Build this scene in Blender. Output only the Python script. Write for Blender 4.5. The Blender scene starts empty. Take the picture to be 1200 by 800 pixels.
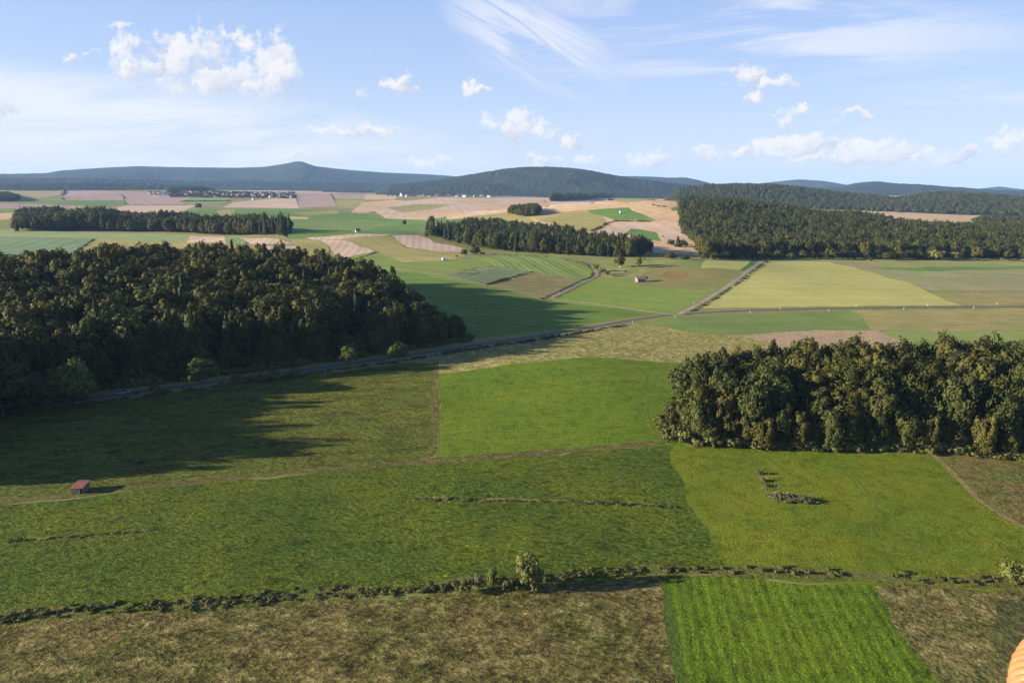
import bpy, bmesh, math, random
import numpy as np
from mathutils import Vector, Matrix
from mathutils.geometry import delaunay_2d_cdt
random.seed(7); rng = np.random.default_rng(7)
scene = bpy.context.scene
COL = scene.collection
R = math.radians

# ------------------------------------------------------------------ camera
H = 70.0; FPX = 800.0
PITCH = math.atan((400-216)/FPX); ROLL = R(0.72)
cam_d = bpy.data.cameras.new('camera'); cam = bpy.data.objects.new('camera', cam_d); COL.objects.link(cam)
cam_d.sensor_width = 36; cam_d.lens = 24; cam_d.clip_start = 0.05; cam_d.clip_end = 60000
cam.location = (0, 0, H)
rot = Matrix.Rotation(math.pi/2-PITCH, 3, 'X') @ Matrix.Rotation(ROLL, 3, 'Z')
cam.rotation_euler = rot.to_euler()
scene.camera = cam
RM = np.array(rot)

def ray(px, py):
    px = np.asarray(px, float); py = np.asarray(py, float)
    v = np.stack([(px-600)/FPX, (400-py)/FPX, -np.ones_like(px)], -1)
    return v @ RM.T
def project(P):
    v = (np.asarray(P, float)-np.array([0, 0, H])) @ RM
    z = -v[..., 2]; z = np.where(np.abs(z) < 1e-6, 1e-6, z)
    return 600+FPX*v[..., 0]/z, 400-FPX*v[..., 1]/z, z

# ------------------------------------------------------------------ noise / terrain
def _h(ix, iy, s):
    n = (ix.astype(np.int64)*374761393 + iy.astype(np.int64)*668265263 + s*974634777) & 0x7fffffff
    n = ((n ^ (n >> 13))*1274126177) & 0x7fffffff
    return ((n ^ (n >> 16)) & 0xffff)/65535.0
def vnoise(x, y, sc, s=0):
    x = np.asarray(x, float)/sc; y = np.asarray(y, float)/sc
    ix = np.floor(x); iy = np.floor(y); fx = x-ix; fy = y-iy
    fx = fx*fx*fx*(fx*(fx*6-15)+10); fy = fy*fy*fy*(fy*(fy*6-15)+10)
    a = _h(ix, iy, s); b = _h(ix+1, iy, s); c = _h(ix, iy+1, s); d = _h(ix+1, iy+1, s)
    return (a*(1-fx)+b*fx)*(1-fy)+(c*(1-fx)+d*fx)*fy*1.0 - 0.5
BUMPS = [(-200, 385, 110, 90, 11), (240, 1430, 300, 380, 42), (-190, 860, 150, 110, 11), (380, 1130, 290, 250, 12),
         (0, 620, 130, 70, 5), (-700, 1500, 400, 300, 9), (-1500, 3600, 900, 700, 14), (60, 880, 120, 70, 4),
         (-40, 470, 60, 60, 3.5), (-500, 3000, 700, 500, 10), (150, 600, 60, 60, 4), (340, 420, 150, 80, 3), (30, 245, 60, 40, 1.6)]
def hgt(x, y):
    x = np.asarray(x, float); y = np.asarray(y, float)
    r = np.hypot(x, y)
    z = 0*x
    for cx, cy, sx, sy, h in BUMPS:
        z = z + h*np.exp(-((x-cx)/sx)**2-((y-cy)/sy)**2)
    k = np.clip(r/600, 0.25, 3.5)
    z = z + vnoise(x, y, 95, 1)*1.7*np.clip(k, 0, 1) + vnoise(x, y, 260, 2)*5.0*np.clip(k-.3, 0, 1.2) + vnoise(x, y, 900, 3)*9*np.clip(k-.8, 0, 1.6)
    z = z + vnoise(x, y, 31, 5)*.5 + vnoise(x, y, 13, 8)*.14*np.clip(1.6-r/400, 0, 1)
    return z
def hnorm(x, y):
    e = np.maximum(.5, np.hypot(x, y)*.002)
    gx = (hgt(x+e, y)-hgt(x-e, y))/(2*e); gy = (hgt(x, y+e)-hgt(x, y-e))/(2*e)
    n = np.stack([-gx, -gy, np.ones_like(gx)], -1)
    return n/np.linalg.norm(n, axis=-1, keepdims=True)
TS = 60*1.012**np.arange(470)
def unproj(px, py):
    d = ray(np.atleast_1d(px), np.atleast_1d(py)); n = len(d)
    d = d/np.linalg.norm(d, axis=1, keepdims=True)
    X = d[:, None, 0]*TS; Y = d[:, None, 1]*TS; Z = H+d[:, None, 2]*TS
    f = Z-hgt(X, Y); below = f < 0
    i = np.where(below.any(1), below.argmax(1), len(TS)-1); i = np.maximum(i, 1)
    ar = np.arange(n); f0 = f[ar, i-1]; f1 = f[ar, i]
    k = np.clip(f0/(f0-f1+1e-9), 0, 1); t = TS[i-1]+(TS[i]-TS[i-1])*k
    return np.stack([d[:, 0]*t, d[:, 1]*t], -1)
def gp(px, py):
    w = unproj([px], [py])[0]; return Vector((w[0], w[1], float(hgt(w[0], w[1]))))
def subdiv_px(pts, closed=True, step=14):
    out = []; n = len(pts)
    for i in range(n if closed else n-1):
        a = np.array(pts[i], float); b = np.array(pts[(i+1) % n], float)
        m = max(1, int(np.hypot(*(b-a))/step))
        for k in range(m): out.append(a+(b-a)*k/m)
    if not closed: out.append(np.array(pts[-1], float))
    return np.array(out)
def poly_px(pts):
    q = subdiv_px(pts, True, 9); W = unproj(q[:, 0], q[:, 1]); r = np.hypot(W[:, 0], W[:, 1])
    k = np.clip(r*.006, 1.2, 5)*2       # ragged, never ruler-straight edges; the shift depends on place only, so neighbours still meet
    return W+np.stack([vnoise(W[:, 0], W[:, 1], 14, 61)+.6*vnoise(W[:, 0], W[:, 1], 4.5, 62), vnoise(W[:, 0], W[:, 1], 14, 63)+.6*vnoise(W[:, 0], W[:, 1], 4.5, 64)], -1)*k[:, None]
def smooth(pts, it=2):
    p = np.array(pts, float)
    for _ in range(it):
        q = [p[0]]
        for a, b in zip(p[:-1], p[1:]): q += [a*.75+b*.25, a*.25+b*.75]
        q.append(p[-1]); p = np.array(q)
    return p
def line_px(pts, sm=2):
    p = smooth(pts, sm); q = subdiv_px(p, False, 10); return unproj(q[:, 0], q[:, 1])
def offset_line(P, o):
    d = np.gradient(P, axis=0); d /= np.linalg.norm(d, axis=1, keepdims=True)+1e-9
    n = np.stack([-d[:, 1], d[:, 0]], -1); return P+n*(o if np.isscalar(o) else np.asarray(o)[:, None])
def ribbon(P, w, o=0, wob=0):
    wv = np.full(len(P), w/2.0)
    if wob: wv = wv*(1+wob*2*vnoise(P[:, 0], P[:, 1], 9, 31))
    return np.concatenate([offset_line(P, o+wv), offset_line(P, o-wv)[::-1]])
def pip(P, poly):
    x = P[:, 0]; y = P[:, 1]; c = np.zeros(len(P), bool); n = len(poly)
    bb = (x >= poly[:, 0].min()) & (x <= poly[:, 0].max()) & (y >= poly[:, 1].min()) & (y <= poly[:, 1].max())
    idx = np.nonzero(bb)[0]; xs = x[idx]; ys = y[idx]; cc = np.zeros(len(idx), bool)
    for i in range(n):
        x1, y1 = poly[i-1]; x2, y2 = poly[i]
        if y1 == y2: continue
        m = ((y1 > ys) != (y2 > ys)) & (xs < (x2-x1)*(ys-y1)/(y2-y1)+x1); cc ^= m
    c[idx] = cc; return c
def warp(W): return np.stack([np.arctan2(W[:, 0], W[:, 1]), np.log(np.hypot(W[:, 0], W[:, 1]))], -1)
def unwarp(U): r = np.exp(U[:, 1]); return np.stack([r*np.sin(U[:, 0]), r*np.cos(U[:, 0])], -1)

# ------------------------------------------------------------------ tagging
def tag(o, label=None, cat=None, group=None, kind=None):
    if label: o['label'] = label
    if cat: o['category'] = cat
    if group: o['group'] = group
    if kind: o['kind'] = kind
    return o
def link(name, me, mat=None, parent=None):
    o = bpy.data.objects.new(name, me); COL.objects.link(o)
    if mat is not None and not me.materials: me.materials.append(mat)
    if parent: o.parent = parent
    return o
def mesh_np(name, V, F, nrm=None):
    me = bpy.data.meshes.new(name)
    me.from_pydata([tuple(v) for v in V], [], [tuple(int(i) for i in f) for f in F])
    me.update()
    me.polygons.foreach_set('use_smooth', [True]*len(me.polygons))
    if nrm is not None: me.normals_split_custom_set_from_vertices([tuple(n) for n in nrm])
    return me

# ------------------------------------------------------------------ materials
class N:
    def __init__(s, name, world=None):
        if world: s.t = world.node_tree
        else:
            s.m = bpy.data.materials.new(name); s.m.use_nodes = True; s.t = s.m.node_tree
        s.t.nodes.clear()
    def n(s, typ, **kw):
        nd = s.t.nodes.new(typ)
        for k, v in kw.items():
            if k == 'ins':
                for a, b in v.items():
                    if hasattr(b, 'is_output') : s.t.links.new(b, nd.inputs[a])
                    else: nd.inputs[a].default_value = b
            else: setattr(nd, k, v)
        return nd
    def math(s, op, a, b=0.0, c=None, clamp=False):
        nd = s.t.nodes.new('ShaderNodeMath'); nd.operation = op; nd.use_clamp = clamp
        for i, v in enumerate([a, b] + ([c] if c is not None else [])):
            if hasattr(v, 'is_output'): s.t.links.new(v, nd.inputs[i])
            else: nd.inputs[i].default_value = v
        return nd.outputs[0]
    def mix(s, f, a, b, mode='MIX'):
        nd = s.t.nodes.new('ShaderNodeMix'); nd.data_type = 'RGBA'; nd.blend_type = mode
        for i, v in ((0, f), (6, a), (7, b)):
            if hasattr(v, 'is_output'): s.t.links.new(v, nd.inputs[i])
            else: nd.inputs[i].default_value = v if i == 0 else (*v, 1)
        return nd.outputs[2]
    def noise(s, vec, scale, detail=3, rough=.55, dist=0):
        nd = s.n('ShaderNodeTexNoise', ins={'Vector': vec, 'Scale': scale, 'Detail': detail, 'Roughness': rough, 'Distortion': dist})
        return nd.outputs[0]
    def ramp(s, f, a, b):
        nd = s.n('ShaderNodeMapRange', ins={0: f, 1: a, 2: b}); nd.interpolation_type = 'SMOOTHSTEP'; return nd.outputs[0]
def sc(c, k): return tuple(x*k for x in c)

def field_mat(name, c1, c2, c3=None, big=45., mid=5., fine=.8, rows=None, rowamt=.25, spacing=3., bump=.25, bdist=.4, rough=1., contrast=.5, warpamt=0.8, stretch=None, cal=True):
    if not cal: c1, c2, c3 = [None if c is None else (c[0]*1.72, c[1]*1.62, c[2]*1.5) for c in (c1, c2, c3)]
    else: c1, c2, c3 = [None if c is None else (c[0]*1.07, c[1]*1.0, c[2]*.98) for c in (c1, c2, c3)]
    g = N(name); co = g.n('ShaderNodeTexCoord').outputs['Object']
    vec = co
    if rows is not None:
        a = gp(*rows[0]); b = gp(*rows[1]); th = math.atan2(b.y-a.y, b.x-a.x)
    else: th = .4
    mp = g.n('ShaderNodeMapping', ins={'Vector': co, 'Rotation': (0, 0, -th), 'Scale': (stretch or 1, 1, 1)}).outputs[0]
    n1 = g.noise(co, 1/big, 4, .6); n2 = g.noise(mp, 1/mid, 5, .65, .4); n3 = g.noise(mp, 1/fine, 4, .7)
    f1 = g.ramp(n1, .36, .64); col = g.mix(f1, c1, c2)
    if c3: col = g.mix(g.ramp(n2, .5, .72), col, c3)
    if not cal or fine <= 1.: n3 = g.ramp(n3, .32, .68); n2 = g.ramp(n2, .25, .75)
    v = g.math('ADD', g.math('MULTIPLY', n2, contrast), g.math('MULTIPLY', n3, contrast))
    v = g.math('ADD', v, 1-contrast)
    hh = g.math('ADD', g.math('MULTIPLY', n3, 1.0), g.math('MULTIPLY', n2, .6))
    if rows is not None:
        sp = g.n('ShaderNodeSeparateXYZ', ins={0: g.n('ShaderNodeMapping', ins={'Vector': co, 'Rotation': (0, 0, -th)}).outputs[0]})
        wob = g.math('MULTIPLY', g.noise(co, 1/60., 2), warpamt*6)
        ph = g.math('MULTIPLY', g.math('ADD', sp.outputs[1], wob), 2*math.pi/spacing)
        w = g.math('SINE', ph)
        lo = g.math('SINE', g.math('MULTIPLY', ph, .29))
        ww = g.math('ADD', g.math('MULTIPLY', w, g.noise(co, 1/12., 2)), g.math('MULTIPLY', lo, .3))
        v = g.math('ADD', v, g.math('MULTIPLY', ww, rowamt))
        hh = g.math('ADD', hh, g.math('MULTIPLY', w, .5*min(1, rowamt*3)))
    vv = g.n('ShaderNodeCombineColor', ins={0: v, 1: v, 2: v}).outputs[0]
    col = g.mix(1.0, col, vv, 'MULTIPLY')
    bp = g.n('ShaderNodeBump', ins={'Strength': bump, 'Distance': bdist, 'Height': hh})
    b = g.n('ShaderNodeBsdfPrincipled', ins={'Base Color': col, 'Roughness': rough, 'Specular IOR Level': .08, 'Normal': bp.outputs[0]})
    o = g.n('ShaderNodeOutputMaterial', ins={0: b.outputs[0]})
    return g.m

def leaf_mat(name, c1, c2, trans=.18, vscale=.6):
    g = N(name); oi = g.n('ShaderNodeObjectInfo'); co = g.n('ShaderNodeTexCoord').outputs['Object']
    n = g.noise(co, vscale*4, 3)
    f = g.math('ADD', g.math('MULTIPLY', oi.outputs['Random'], .75), g.math('MULTIPLY', n, .5), clamp=True)
    col = g.mix(f, c1, c2)
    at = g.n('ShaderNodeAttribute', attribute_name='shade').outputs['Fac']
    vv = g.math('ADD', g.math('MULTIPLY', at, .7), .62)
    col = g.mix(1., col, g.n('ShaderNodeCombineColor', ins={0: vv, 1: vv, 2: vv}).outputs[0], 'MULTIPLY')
    b = g.n('ShaderNodeBsdfPrincipled', ins={'Base Color': col, 'Roughness': .75, 'Specular IOR Level': .2})
    t = g.n('ShaderNodeBsdfTranslucent', ins={'Color': col})
    ms = g.n('ShaderNodeMixShader', ins={0: trans, 1: b.outputs[0], 2: t.outputs[0]})
    g.n('ShaderNodeOutputMaterial', ins={0: ms.outputs[0]}); return g.m
def plain(name, c, rough=.8, nscale=3., amt=.35, metal=0, bump=0):
    g = N(name); co = g.n('ShaderNodeTexCoord').outputs['Object']
    n = g.noise(co, nscale, 4)
    col = g.mix(g.ramp(n, .3, .7), sc(c, 1-amt), sc(c, 1+amt*.6))
    ins = {'Base Color': col, 'Roughness': rough, 'Metallic': metal}
    if bump: ins['Normal'] = g.n('ShaderNodeBump', ins={'Strength': bump, 'Height': n, 'Distance': .02}).outputs[0]
    b = g.n('ShaderNodeBsdfPrincipled', ins=ins); g.n('ShaderNodeOutputMaterial', ins={0: b.outputs[0]}); return g.m

# ------------------------------------------------------------------ fields (outlines given as seen, laid onto the terrain)
GR = (.075, .14, .022); GB = (.10, .185, .02); GD = (.045, .10, .02); OL = (.15, .17, .045); ST = (.40, .31, .16); PK = (.40, .26, .17); MV = (.25, .17, .13)
YE = (.27, .27, .06); BR = (.17, .125, .055); PG = (.17, .22, .07); BG = (.085, .15, .055)
FIELDS = []   # (name, kind of material key, polygon world xy)
MATS = {}
def M(key, *a, **k):
    if key not in MATS: MATS[key] = field_mat(key, *a, **k)
    return MATS[key]
def F(name, pts, mat): FIELDS.append((name, mat, poly_px(pts)))
def FL(name, P, mat): FIELDS.append((name, mat, P))

m_ground = M('ground_cover', (.16, .175, .055), (.24, .22, .10), (.15, .18, .05), big=260, mid=40, fine=6, bump=.1)
m_tan = M('stubble', (.46, .345, .19), (.40, .29, .16), (.50, .40, .23), big=120, mid=12, fine=2, rows=((480, 245), (640, 240)), spacing=9, rowamt=.12, bump=.1)
m_pink = M('stubble_pink', (.42, .33, .235), (.48, .385, .27), (.40, .33, .22), big=90, mid=10, fine=2, rows=((660, 262), (700, 282)), spacing=8, rowamt=.18, bump=.12)
m_mauve = M('tilled_soil', (.29, .22, .175), (.33, .25, .20), big=150, mid=14, fine=3, rows=((100, 225), (105, 233)), spacing=14, rowamt=.12, bump=.1)
m_green = M('pasture', (.095, .185, .04), (.12, .21, .05), big=150, mid=15, fine=3, rows=((300, 260), (460, 262)), spacing=12, rowamt=.1, bump=.1)
m_green2 = M('pasture_pale', (.16, .24, .07), (.20, .25, .085), big=100, mid=15, fine=3, rows=((300, 250), (460, 252)), spacing=10, rowamt=.1, bump=.1)
m_olive = M('ripening_crop', (.24, .24, .075), (.30, .27, .10), (.2, .22, .06), big=90, mid=9, fine=1.6, rows=((440, 278), (520, 300)), spacing=7, rowamt=.16, bump=.15)
m_dgreen = M('beet_field', (.13, .215, .10), (.15, .235, .12), big=80, mid=9, fine=1.2, rows=((10, 300), (100, 281)), spacing=6, rowamt=.3, bump=.25)
m_plain = M('valley_grass', (.15, .19, .05), (.21, .22, .075), (.26, .23, .10), big=60, mid=9, fine=1.5, bump=.2)
m_yellow = M('grain_field', (.31, .325, .095), (.35, .355, .115), (.28, .30, .085), big=70, mid=8, fine=1.2, rows=((860, 345), (1050, 345)), spacing=7, rowamt=.1, bump=.12)

# far plain, left to right
F('field', [(-400, 219), (-100, 220), (170, 222), (240, 219), (450, 222), (640, 231), (650, 300), (400, 306), (-400, 300)], m_ground)
F('field', [(-300, 221.5), (75, 222), (72, 228), (30, 235), (-300, 235)], M('tan_olive', (.30, .24, .13), (.24, .22, .10), big=200, mid=30, fine=4, bump=.1))
F('field', [(77, 222), (138, 224), (145, 234.5), (72, 234)], m_mauve)
F('field', [(140, 224), (205, 227), (222, 232), (215, 239.5), (150, 240.5), (145, 234.5)], m_mauve)
F('field', [(30, 235), (145, 235), (149, 240), (100, 240.5), (0, 238)], m_green)
F('field', [(-300, 237), (0, 238), (100, 241.5), (95, 244), (0, 244.5), (-300, 245)], m_mauve)
F('field', [(-300, 246.5), (60, 244.5), (135, 243), (120, 250), (0, 253), (-300, 254)], m_green)
F('field', [(95, 248), (150, 241), (232, 240.5), (205, 251), (180, 254), (100, 254)], m_pink)
F('field', [(0, 250), (18, 249), (16, 256), (0, 258)], m_tan)
F('field', [(215, 234), (245, 231), (268, 232), (262, 238), (218, 239)], m_green2)
F('field', [(180, 255), (232, 244.5), (300, 244.5), (345, 245), (410, 248), (440, 252), (490, 258), (505, 262), (492, 276), (450, 273), (380, 276.5), (340, 279), (330, 268), (250, 258)], m_green)
F('field', [(216, 254.5), (240, 253), (252, 258), (215, 262)], m_pink)
F('field', [(248, 252), (262, 246), (276, 246), (268, 252)], m_olive)
F('field', [(335, 254), (362, 254.5), (360, 257), (337, 256.5)], m_tan)
F('field', [(300, 263), (420, 257), (460, 262), (430, 270), (340, 272)], M('pasture_b', (.12, .20, .045), (.15, .22, .06), big=120, mid=15, fine=3, bump=.1))
F('field', [(340, 249), (395, 247), (398, 250), (360, 252.5)], m_olive)
F('field', [(243, 220.5), (241, 215.5), (290, 214.5), (345, 216), (375, 221), (420, 225), (345, 228), (262, 223)], m_tan)
F('field', [(340, 215), (400, 214), (450, 219), (475, 224), (400, 224)], m_olive)
F('field', [(275, 237), (345, 230), (350, 244), (262, 243)], m_pink)
F('field', [(345, 226), (387, 226.5), (395, 242), (352, 243)], m_mauve)
F('field', [(388, 227), (430, 228), (426, 233), (393, 233)], m_mauve)
F('field', [(393, 235), (428, 235), (415, 244), (396, 243)], m_olive)
F('field', [(430, 227), (466, 229), (462, 234), (427, 234)], m_tan)
F('field', [(425, 237), (462, 234.5), (477, 236), (462, 242), (425, 250), (410, 249)], m_tan)
F('field', [(435, 247), (475, 236), (515, 231.5), (560, 232), (620, 231.5), (700, 232), (690, 247), (588, 249.5), (540, 256), (510, 258), (450, 256)], m_pink)
F('field', [(455, 243), (490, 239), (530, 240), (510, 245), (470, 249)], m_olive)
F('field', [(520, 236), (555, 233), (590, 236), (560, 240)], m_tan)
F('field', [(560, 243), (590, 240), (632, 233), (640, 240), (640, 249), (590, 249)], m_tan)
F('field', [(467, 254), (500, 247), (540, 246), (545, 252), (508, 257)], m_tan)
F('field', [(545, 254), (590, 249.5), (640, 251), (700, 266), (705, 285), (640, 281), (600, 271), (560, 263)], m_olive)
F('field', [(500, 262), (507, 256.5), (523, 253.5), (526, 258), (553, 254.5), (558, 262), (520, 267)], m_green)
F('field', [(505, 263), (545, 262), (560, 272), (520, 276), (495, 272)], m_tan)
# field dome right of centre
F('field', [(600, 244), (645, 238), (690, 232), (712, 229), (745, 228), (800, 231), (826, 243), (835, 300), (700, 292), (700, 270), (620, 255)], m_tan)
F('field', [(645, 238), (690, 232), (727, 239), (682, 240), (640, 243)], m_pink)
F('field', [(712, 232), (743, 229), (778, 232), (757, 235), (730, 238)], m_olive)
F('field', [(640, 250), (687, 246), (703, 253), (715, 262), (695, 271), (640, 259), (605, 252)], m_olive)
F('field', [(686, 246), (733, 243), (767, 258.5), (723, 258), (705, 254)], m_green)
F('field', [(783, 243), (803, 240), (813, 246), (788, 247)], m_green)
F('field', [(792, 258.5), (813, 246), (830, 248), (827, 257), (807, 259)], M('clover', (.09, .2, .03), (.11, .22, .035), big=60, mid=9, fine=2, bump=.1))
F('field', [(620, 255), (640, 260), (695, 272), (723, 261), (778, 260), (777, 270), (740, 268), (730, 280), (715, 288), (690, 286), (650, 270)], m_pink)
F('field', [(733, 273), (742, 268), (773, 272), (780, 283), (748, 280)], m_green)
F('field', [(773, 272), (783, 261), (815, 260), (828, 272), (807, 283), (785, 283)], m_pink)
# behind the right-hand wood
F('field', [(960, 239), (1025, 243.5), (1080, 246), (1200, 252), (1420, 258), (1420, 270), (1200, 263), (1145, 262), (1060, 258)], m_tan)
F('field', [(1160, 254), (1210, 255), (1210, 262), (1170, 261)], m_olive)
# left middle
F('field', [(-300, 268), (0, 269), (225, 275.5), (226, 284), (112, 279), (0, 277), (-300, 276)], M('pale_verge', (.23, .30, .12), (.2, .28, .11), big=70, mid=9, fine=2, bump=.15))
F('field', [(-300, 277), (0, 278), (111, 279.5), (86, 296), (60, 310), (-300, 330)], m_dgreen)
F('field', [(113, 279.5), (222, 284), (240, 300), (85, 302), (88, 296)], m_olive)
F('field', [(222, 276), (260, 277.5), (262, 285.5), (225, 284)], m_pink)
F('field', [(260.5, 277.5), (281, 278.5), (288, 286), (263, 285.5)], m_dgreen)
F('field', [(282, 278.5), (327, 280), (338, 286), (289, 286)], m_pink)
F('field', [(270, 287), (298, 287), (300, 298), (285, 302)], M('dry_weeds', (.26, .21, .08), (.22, .2, .07), big=30, mid=6, fine=1.5, bump=.2))
F('field', [(299, 287.5), (346, 288), (358, 307), (318, 305), (300, 299)], m_pink)
F('field', [(347, 288), (338, 281), (376, 281), (401, 302), (395, 309), (359, 308)], m_olive)
F('field', [(377, 281), (405, 282.5), (441, 294), (401, 304)], m_pink)
F('field', [(356, 278.5), (430, 273.5), (458, 275), (425, 277), (397, 281), (370, 281)], m_pink)
F('field', [(397, 281), (425, 276.5), (457, 277), (475, 290), (512, 294), (547, 296), (535, 303.5), (470, 307), (442, 295), (406, 283)], m_olive)
F('field', [(458, 276), (492, 276), (510, 284), (547, 292), (545, 295), (510, 294), (475, 289.5)], m_pink)
# green middle
F('meadow', [(360, 309), (402, 304), (441, 295), (470, 307), (535, 304), (560, 300), (640, 300), (700, 301), (760, 300), (890, 304), (1000, 303), (1000, 307), (890, 307), (797, 366), (690, 383), (540, 398), (500, 345), (430, 330)], M('meadow_mid', (.145, .205, .045), (.17, .225, .055), (.12, .18, .04), big=50, mid=9, fine=1.4, rows=((560, 345), (690, 365)), spacing=8, rowamt=.12, bump=.15))
F('meadow', [(540, 296), (620, 290), (760, 296), (830, 301), (890, 303), (760, 307), (690, 305), (600, 300)], m_plain)
F('meadow', [(400, 313), (490, 320), (560, 336), (640, 352), (700, 359), (790, 369), (690, 384), (540, 398), (500, 350), (430, 330)], M('meadow_low', (.095, .165, .028), (.115, .185, .034), big=40, mid=9, fine=1.4, rows=((560, 355), (690, 372)), spacing=9, rowamt=.14, bump=.15))
F('field', [(560, 302.5), (600, 297), (665, 302.5), (692, 313), (696, 323), (678, 328), (624, 318), (575, 310.5)], M('rowed_crop', (.15, .22, .05), (.17, .235, .06), big=40, mid=6, fine=1.2, rows=((600, 300), (640, 318)), spacing=6, rowamt=.35, bump=.2))
F('field', [(522, 322), (574, 310.6), (624, 318), (569, 333)], M('cabbage_field', (.13, .175, .08), (.15, .195, .09), big=30, mid=5, fine=1., rows=((530, 322), (600, 314)), spacing=4, rowamt=.25, bump=.2))
F('field', [(624.5, 318), (679, 328), (644.5, 348), (606, 342.5), (570, 334)], M('thistle_field', (.17, .17, .06), (.24, .2, .09), (.13, .16, .04), big=16, mid=4, fine=1., bump=.4))
F('meadow', [(648, 349), (698, 326), (740, 331), (828, 341), (796, 365), (735, 361)], M('meadow_bright', (.145, .225, .04), (.17, .235, .045), big=35, mid=8, fine=1.4, rows=((700, 340), (800, 350)), spacing=7, rowamt=.12, bump=.15))
F('meadow', [(700, 303), (765, 300), (800, 302), (768, 312), (745, 327), (700, 325)], m_plain)
F('meadow', [(745, 328), (768, 312), (790, 309), (815, 314), (868, 318), (828, 341), (745, 335)], M('rough_meadow', (.16, .18, .05), (.2, .18, .065), (.17, .15, .06), big=20, mid=5, fine=1.2, bump=.35))
F('field', [(774, 323), (784, 317), (803, 319), (812, 324), (795, 328)], M('dock_weeds', (.22, .15, .06), (.17, .15, .05), big=9, mid=3, fine=.9, bump=.5))
F('field', [(815, 313), (831, 304.5), (882, 303.5), (865, 317)], m_yellow)
F('field', [(866, 317.5), (883, 303.5), (893, 305), (876, 318)], M('maize', (.05, .12, .02), (.06, .14, .03), big=20, mid=5, fine=1.2, bump=.3))
# right middle
F('field', [(890, 302), (1000, 300), (1200, 301), (1500, 303), (1500, 325), (1200, 322), (1060, 318), (1000, 307), (893, 307)], M('ley', (.2, .235, .075), (.25, .26, .1), (.17, .21, .06), big=60, mid=9, fine=1.4, rows=((950, 303), (1150, 310)), spacing=8, rowamt=.2, bump=.15))
F('field', [(1020, 313.5), (1200, 312), (1500, 313), (1500, 316), (1200, 315.5), (1080, 318)], m_green)
F('field', [(812, 361), (891, 307), (965, 306.5), (1010, 315), (1060, 330), (1122, 357), (1000, 359)], m_yellow)
F('field', [(1012, 316), (1060, 318.5), (1200, 321), (1500, 323), (1500, 342), (1200, 340.5), (1088, 340), (1060, 330)], M('oat_field', (.19, .225, .085), (.25, .24, .12), big=50, mid=9, fine=1.4, rows=((1060, 330), (1190, 332)), spacing=5, rowamt=.15, bump=.15))
F('field', [(1088, 341), (1500, 343), (1500, 357), (1123, 357)], M('dry_grass', (.25, .22, .09), (.2, .21, .07), big=30, mid=6, fine=1.3, rows=((1100, 350), (1190, 351)), spacing=6, rowamt=.15, bump=.2))
F('field', [(745, 377), (800, 369), (1000, 363), (1022, 386), (900, 390), (868, 392), (800, 388)], M('clover_strip', (.125, .185, .05), (.155, .21, .06), (.11, .18, .04), big=30, mid=7, fine=1.2, rows=((800, 380), (1000, 375)), spacing=6, rowamt=.12, bump=.2))
F('field', [(1000, 363), (1200, 360), (1500, 359), (1500, 390), (1200, 388), (1060, 388), (1022, 386)], M('weedy_field', (.22, .22, .075), (.27, .24, .10), (.12, .16, .04), big=25, mid=6, fine=1.2, rows=((1050, 375), (1190, 374)), stretch=.4, spacing=6, rowamt=.1, bump=.4))
F('field', [(1040, 388), (1200, 388.5), (1500, 391), (1500, 402), (1200, 400), (1100, 399), (1050, 400)], M('hay_strip', (.18, .24, .06), (.2, .25, .07), big=40, mid=7, fine=1.2, bump=.2))
F('meadow', [(1050, 400), (1100, 399), (1200, 400.5), (1500, 402), (1500, 470), (1200, 470), (1060, 440)], M('strip_green', (.125, .2, .035), (.14, .21, .04), big=40, mid=7, fine=1.2, bump=.2))
F('field', [(862, 393), (930, 388), (1030, 386.5), (1052, 400), (1040, 430), (900, 430)], M('bare_soil', (.36, .27, .17), (.31, .25, .14), (.22, .2, .09), big=15, mid=4, fine=1., bump=.4))
# near ground
mb = M('mown_meadow', (.072, .125, .010), (.095, .14, .012), (.06, .105, .010), cal=False, big=28, mid=4, fine=.55, rows=((520, 470), (760, 462)), spacing=2.6, rowamt=.08, bump=.9, bdist=.6, contrast=.6, warpamt=1.2)
mn = M('long_meadow', (.064, .104, .014), (.100, .134, .012), (.042, .074, .016), cal=False, big=26, mid=2.1, fine=.65, rows=((100, 660), (400, 600)), stretch=.55, spacing=4, rowamt=.04, bump=1., bdist=1.3, contrast=.85)
mp_ = M('sheep_pasture', (.095, .105, .021), (.075, .098, .016), (.06, .095, .014), cal=False, big=22, mid=5, fine=.9, rows=((100, 560), (450, 510)), stretch=.5, spacing=5, rowamt=.04, bump=1., bdist=1.1, contrast=.8)
m5 = M('hay_meadow', (.085, .13, .011), (.12, .147, .012), (.066, .108, .012), cal=False, big=20, mid=3.5, fine=.5, rows=((880, 650), (1100, 560)), spacing=2.8, rowamt=.04, bump=.9, bdist=.7, contrast=.65)
mr = M('rough_grass', (.135, .118, .042), (.088, .098, .026), (.18, .155, .065), cal=False, big=17, mid=2.6, fine=.7, rows=((0, 790), (120, 730)), stretch=.6, spacing=6, rowamt=.05, bump=1., bdist=1.4, contrast=1.)
mst = M('tall_dry_grass', (.30, .28, .10), (.23, .25, .07), (.36, .33, .14), big=15, mid=2.5, fine=.9, bump=.9, bdist=.7, contrast=.8)
m2 = M('young_crop', (.070, .125, .009), (.09, .142, .01), (.055, .105, .01), cal=False, big=30, mid=2.5, fine=.5, rows=((1022, 682), (1100, 800)), spacing=1.9, rowamt=.2, bump=.9, bdist=.7, contrast=.8, warpamt=.2)
F('meadow', [(-500, 640), (0, 592), (120, 578), (300, 560), (512, 541), (640, 533), (790, 520), (800, 525), (840, 600), (850, 665), (775, 675), (640, 685), (350, 705), (0, 735), (-500, 780)], mn)
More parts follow.
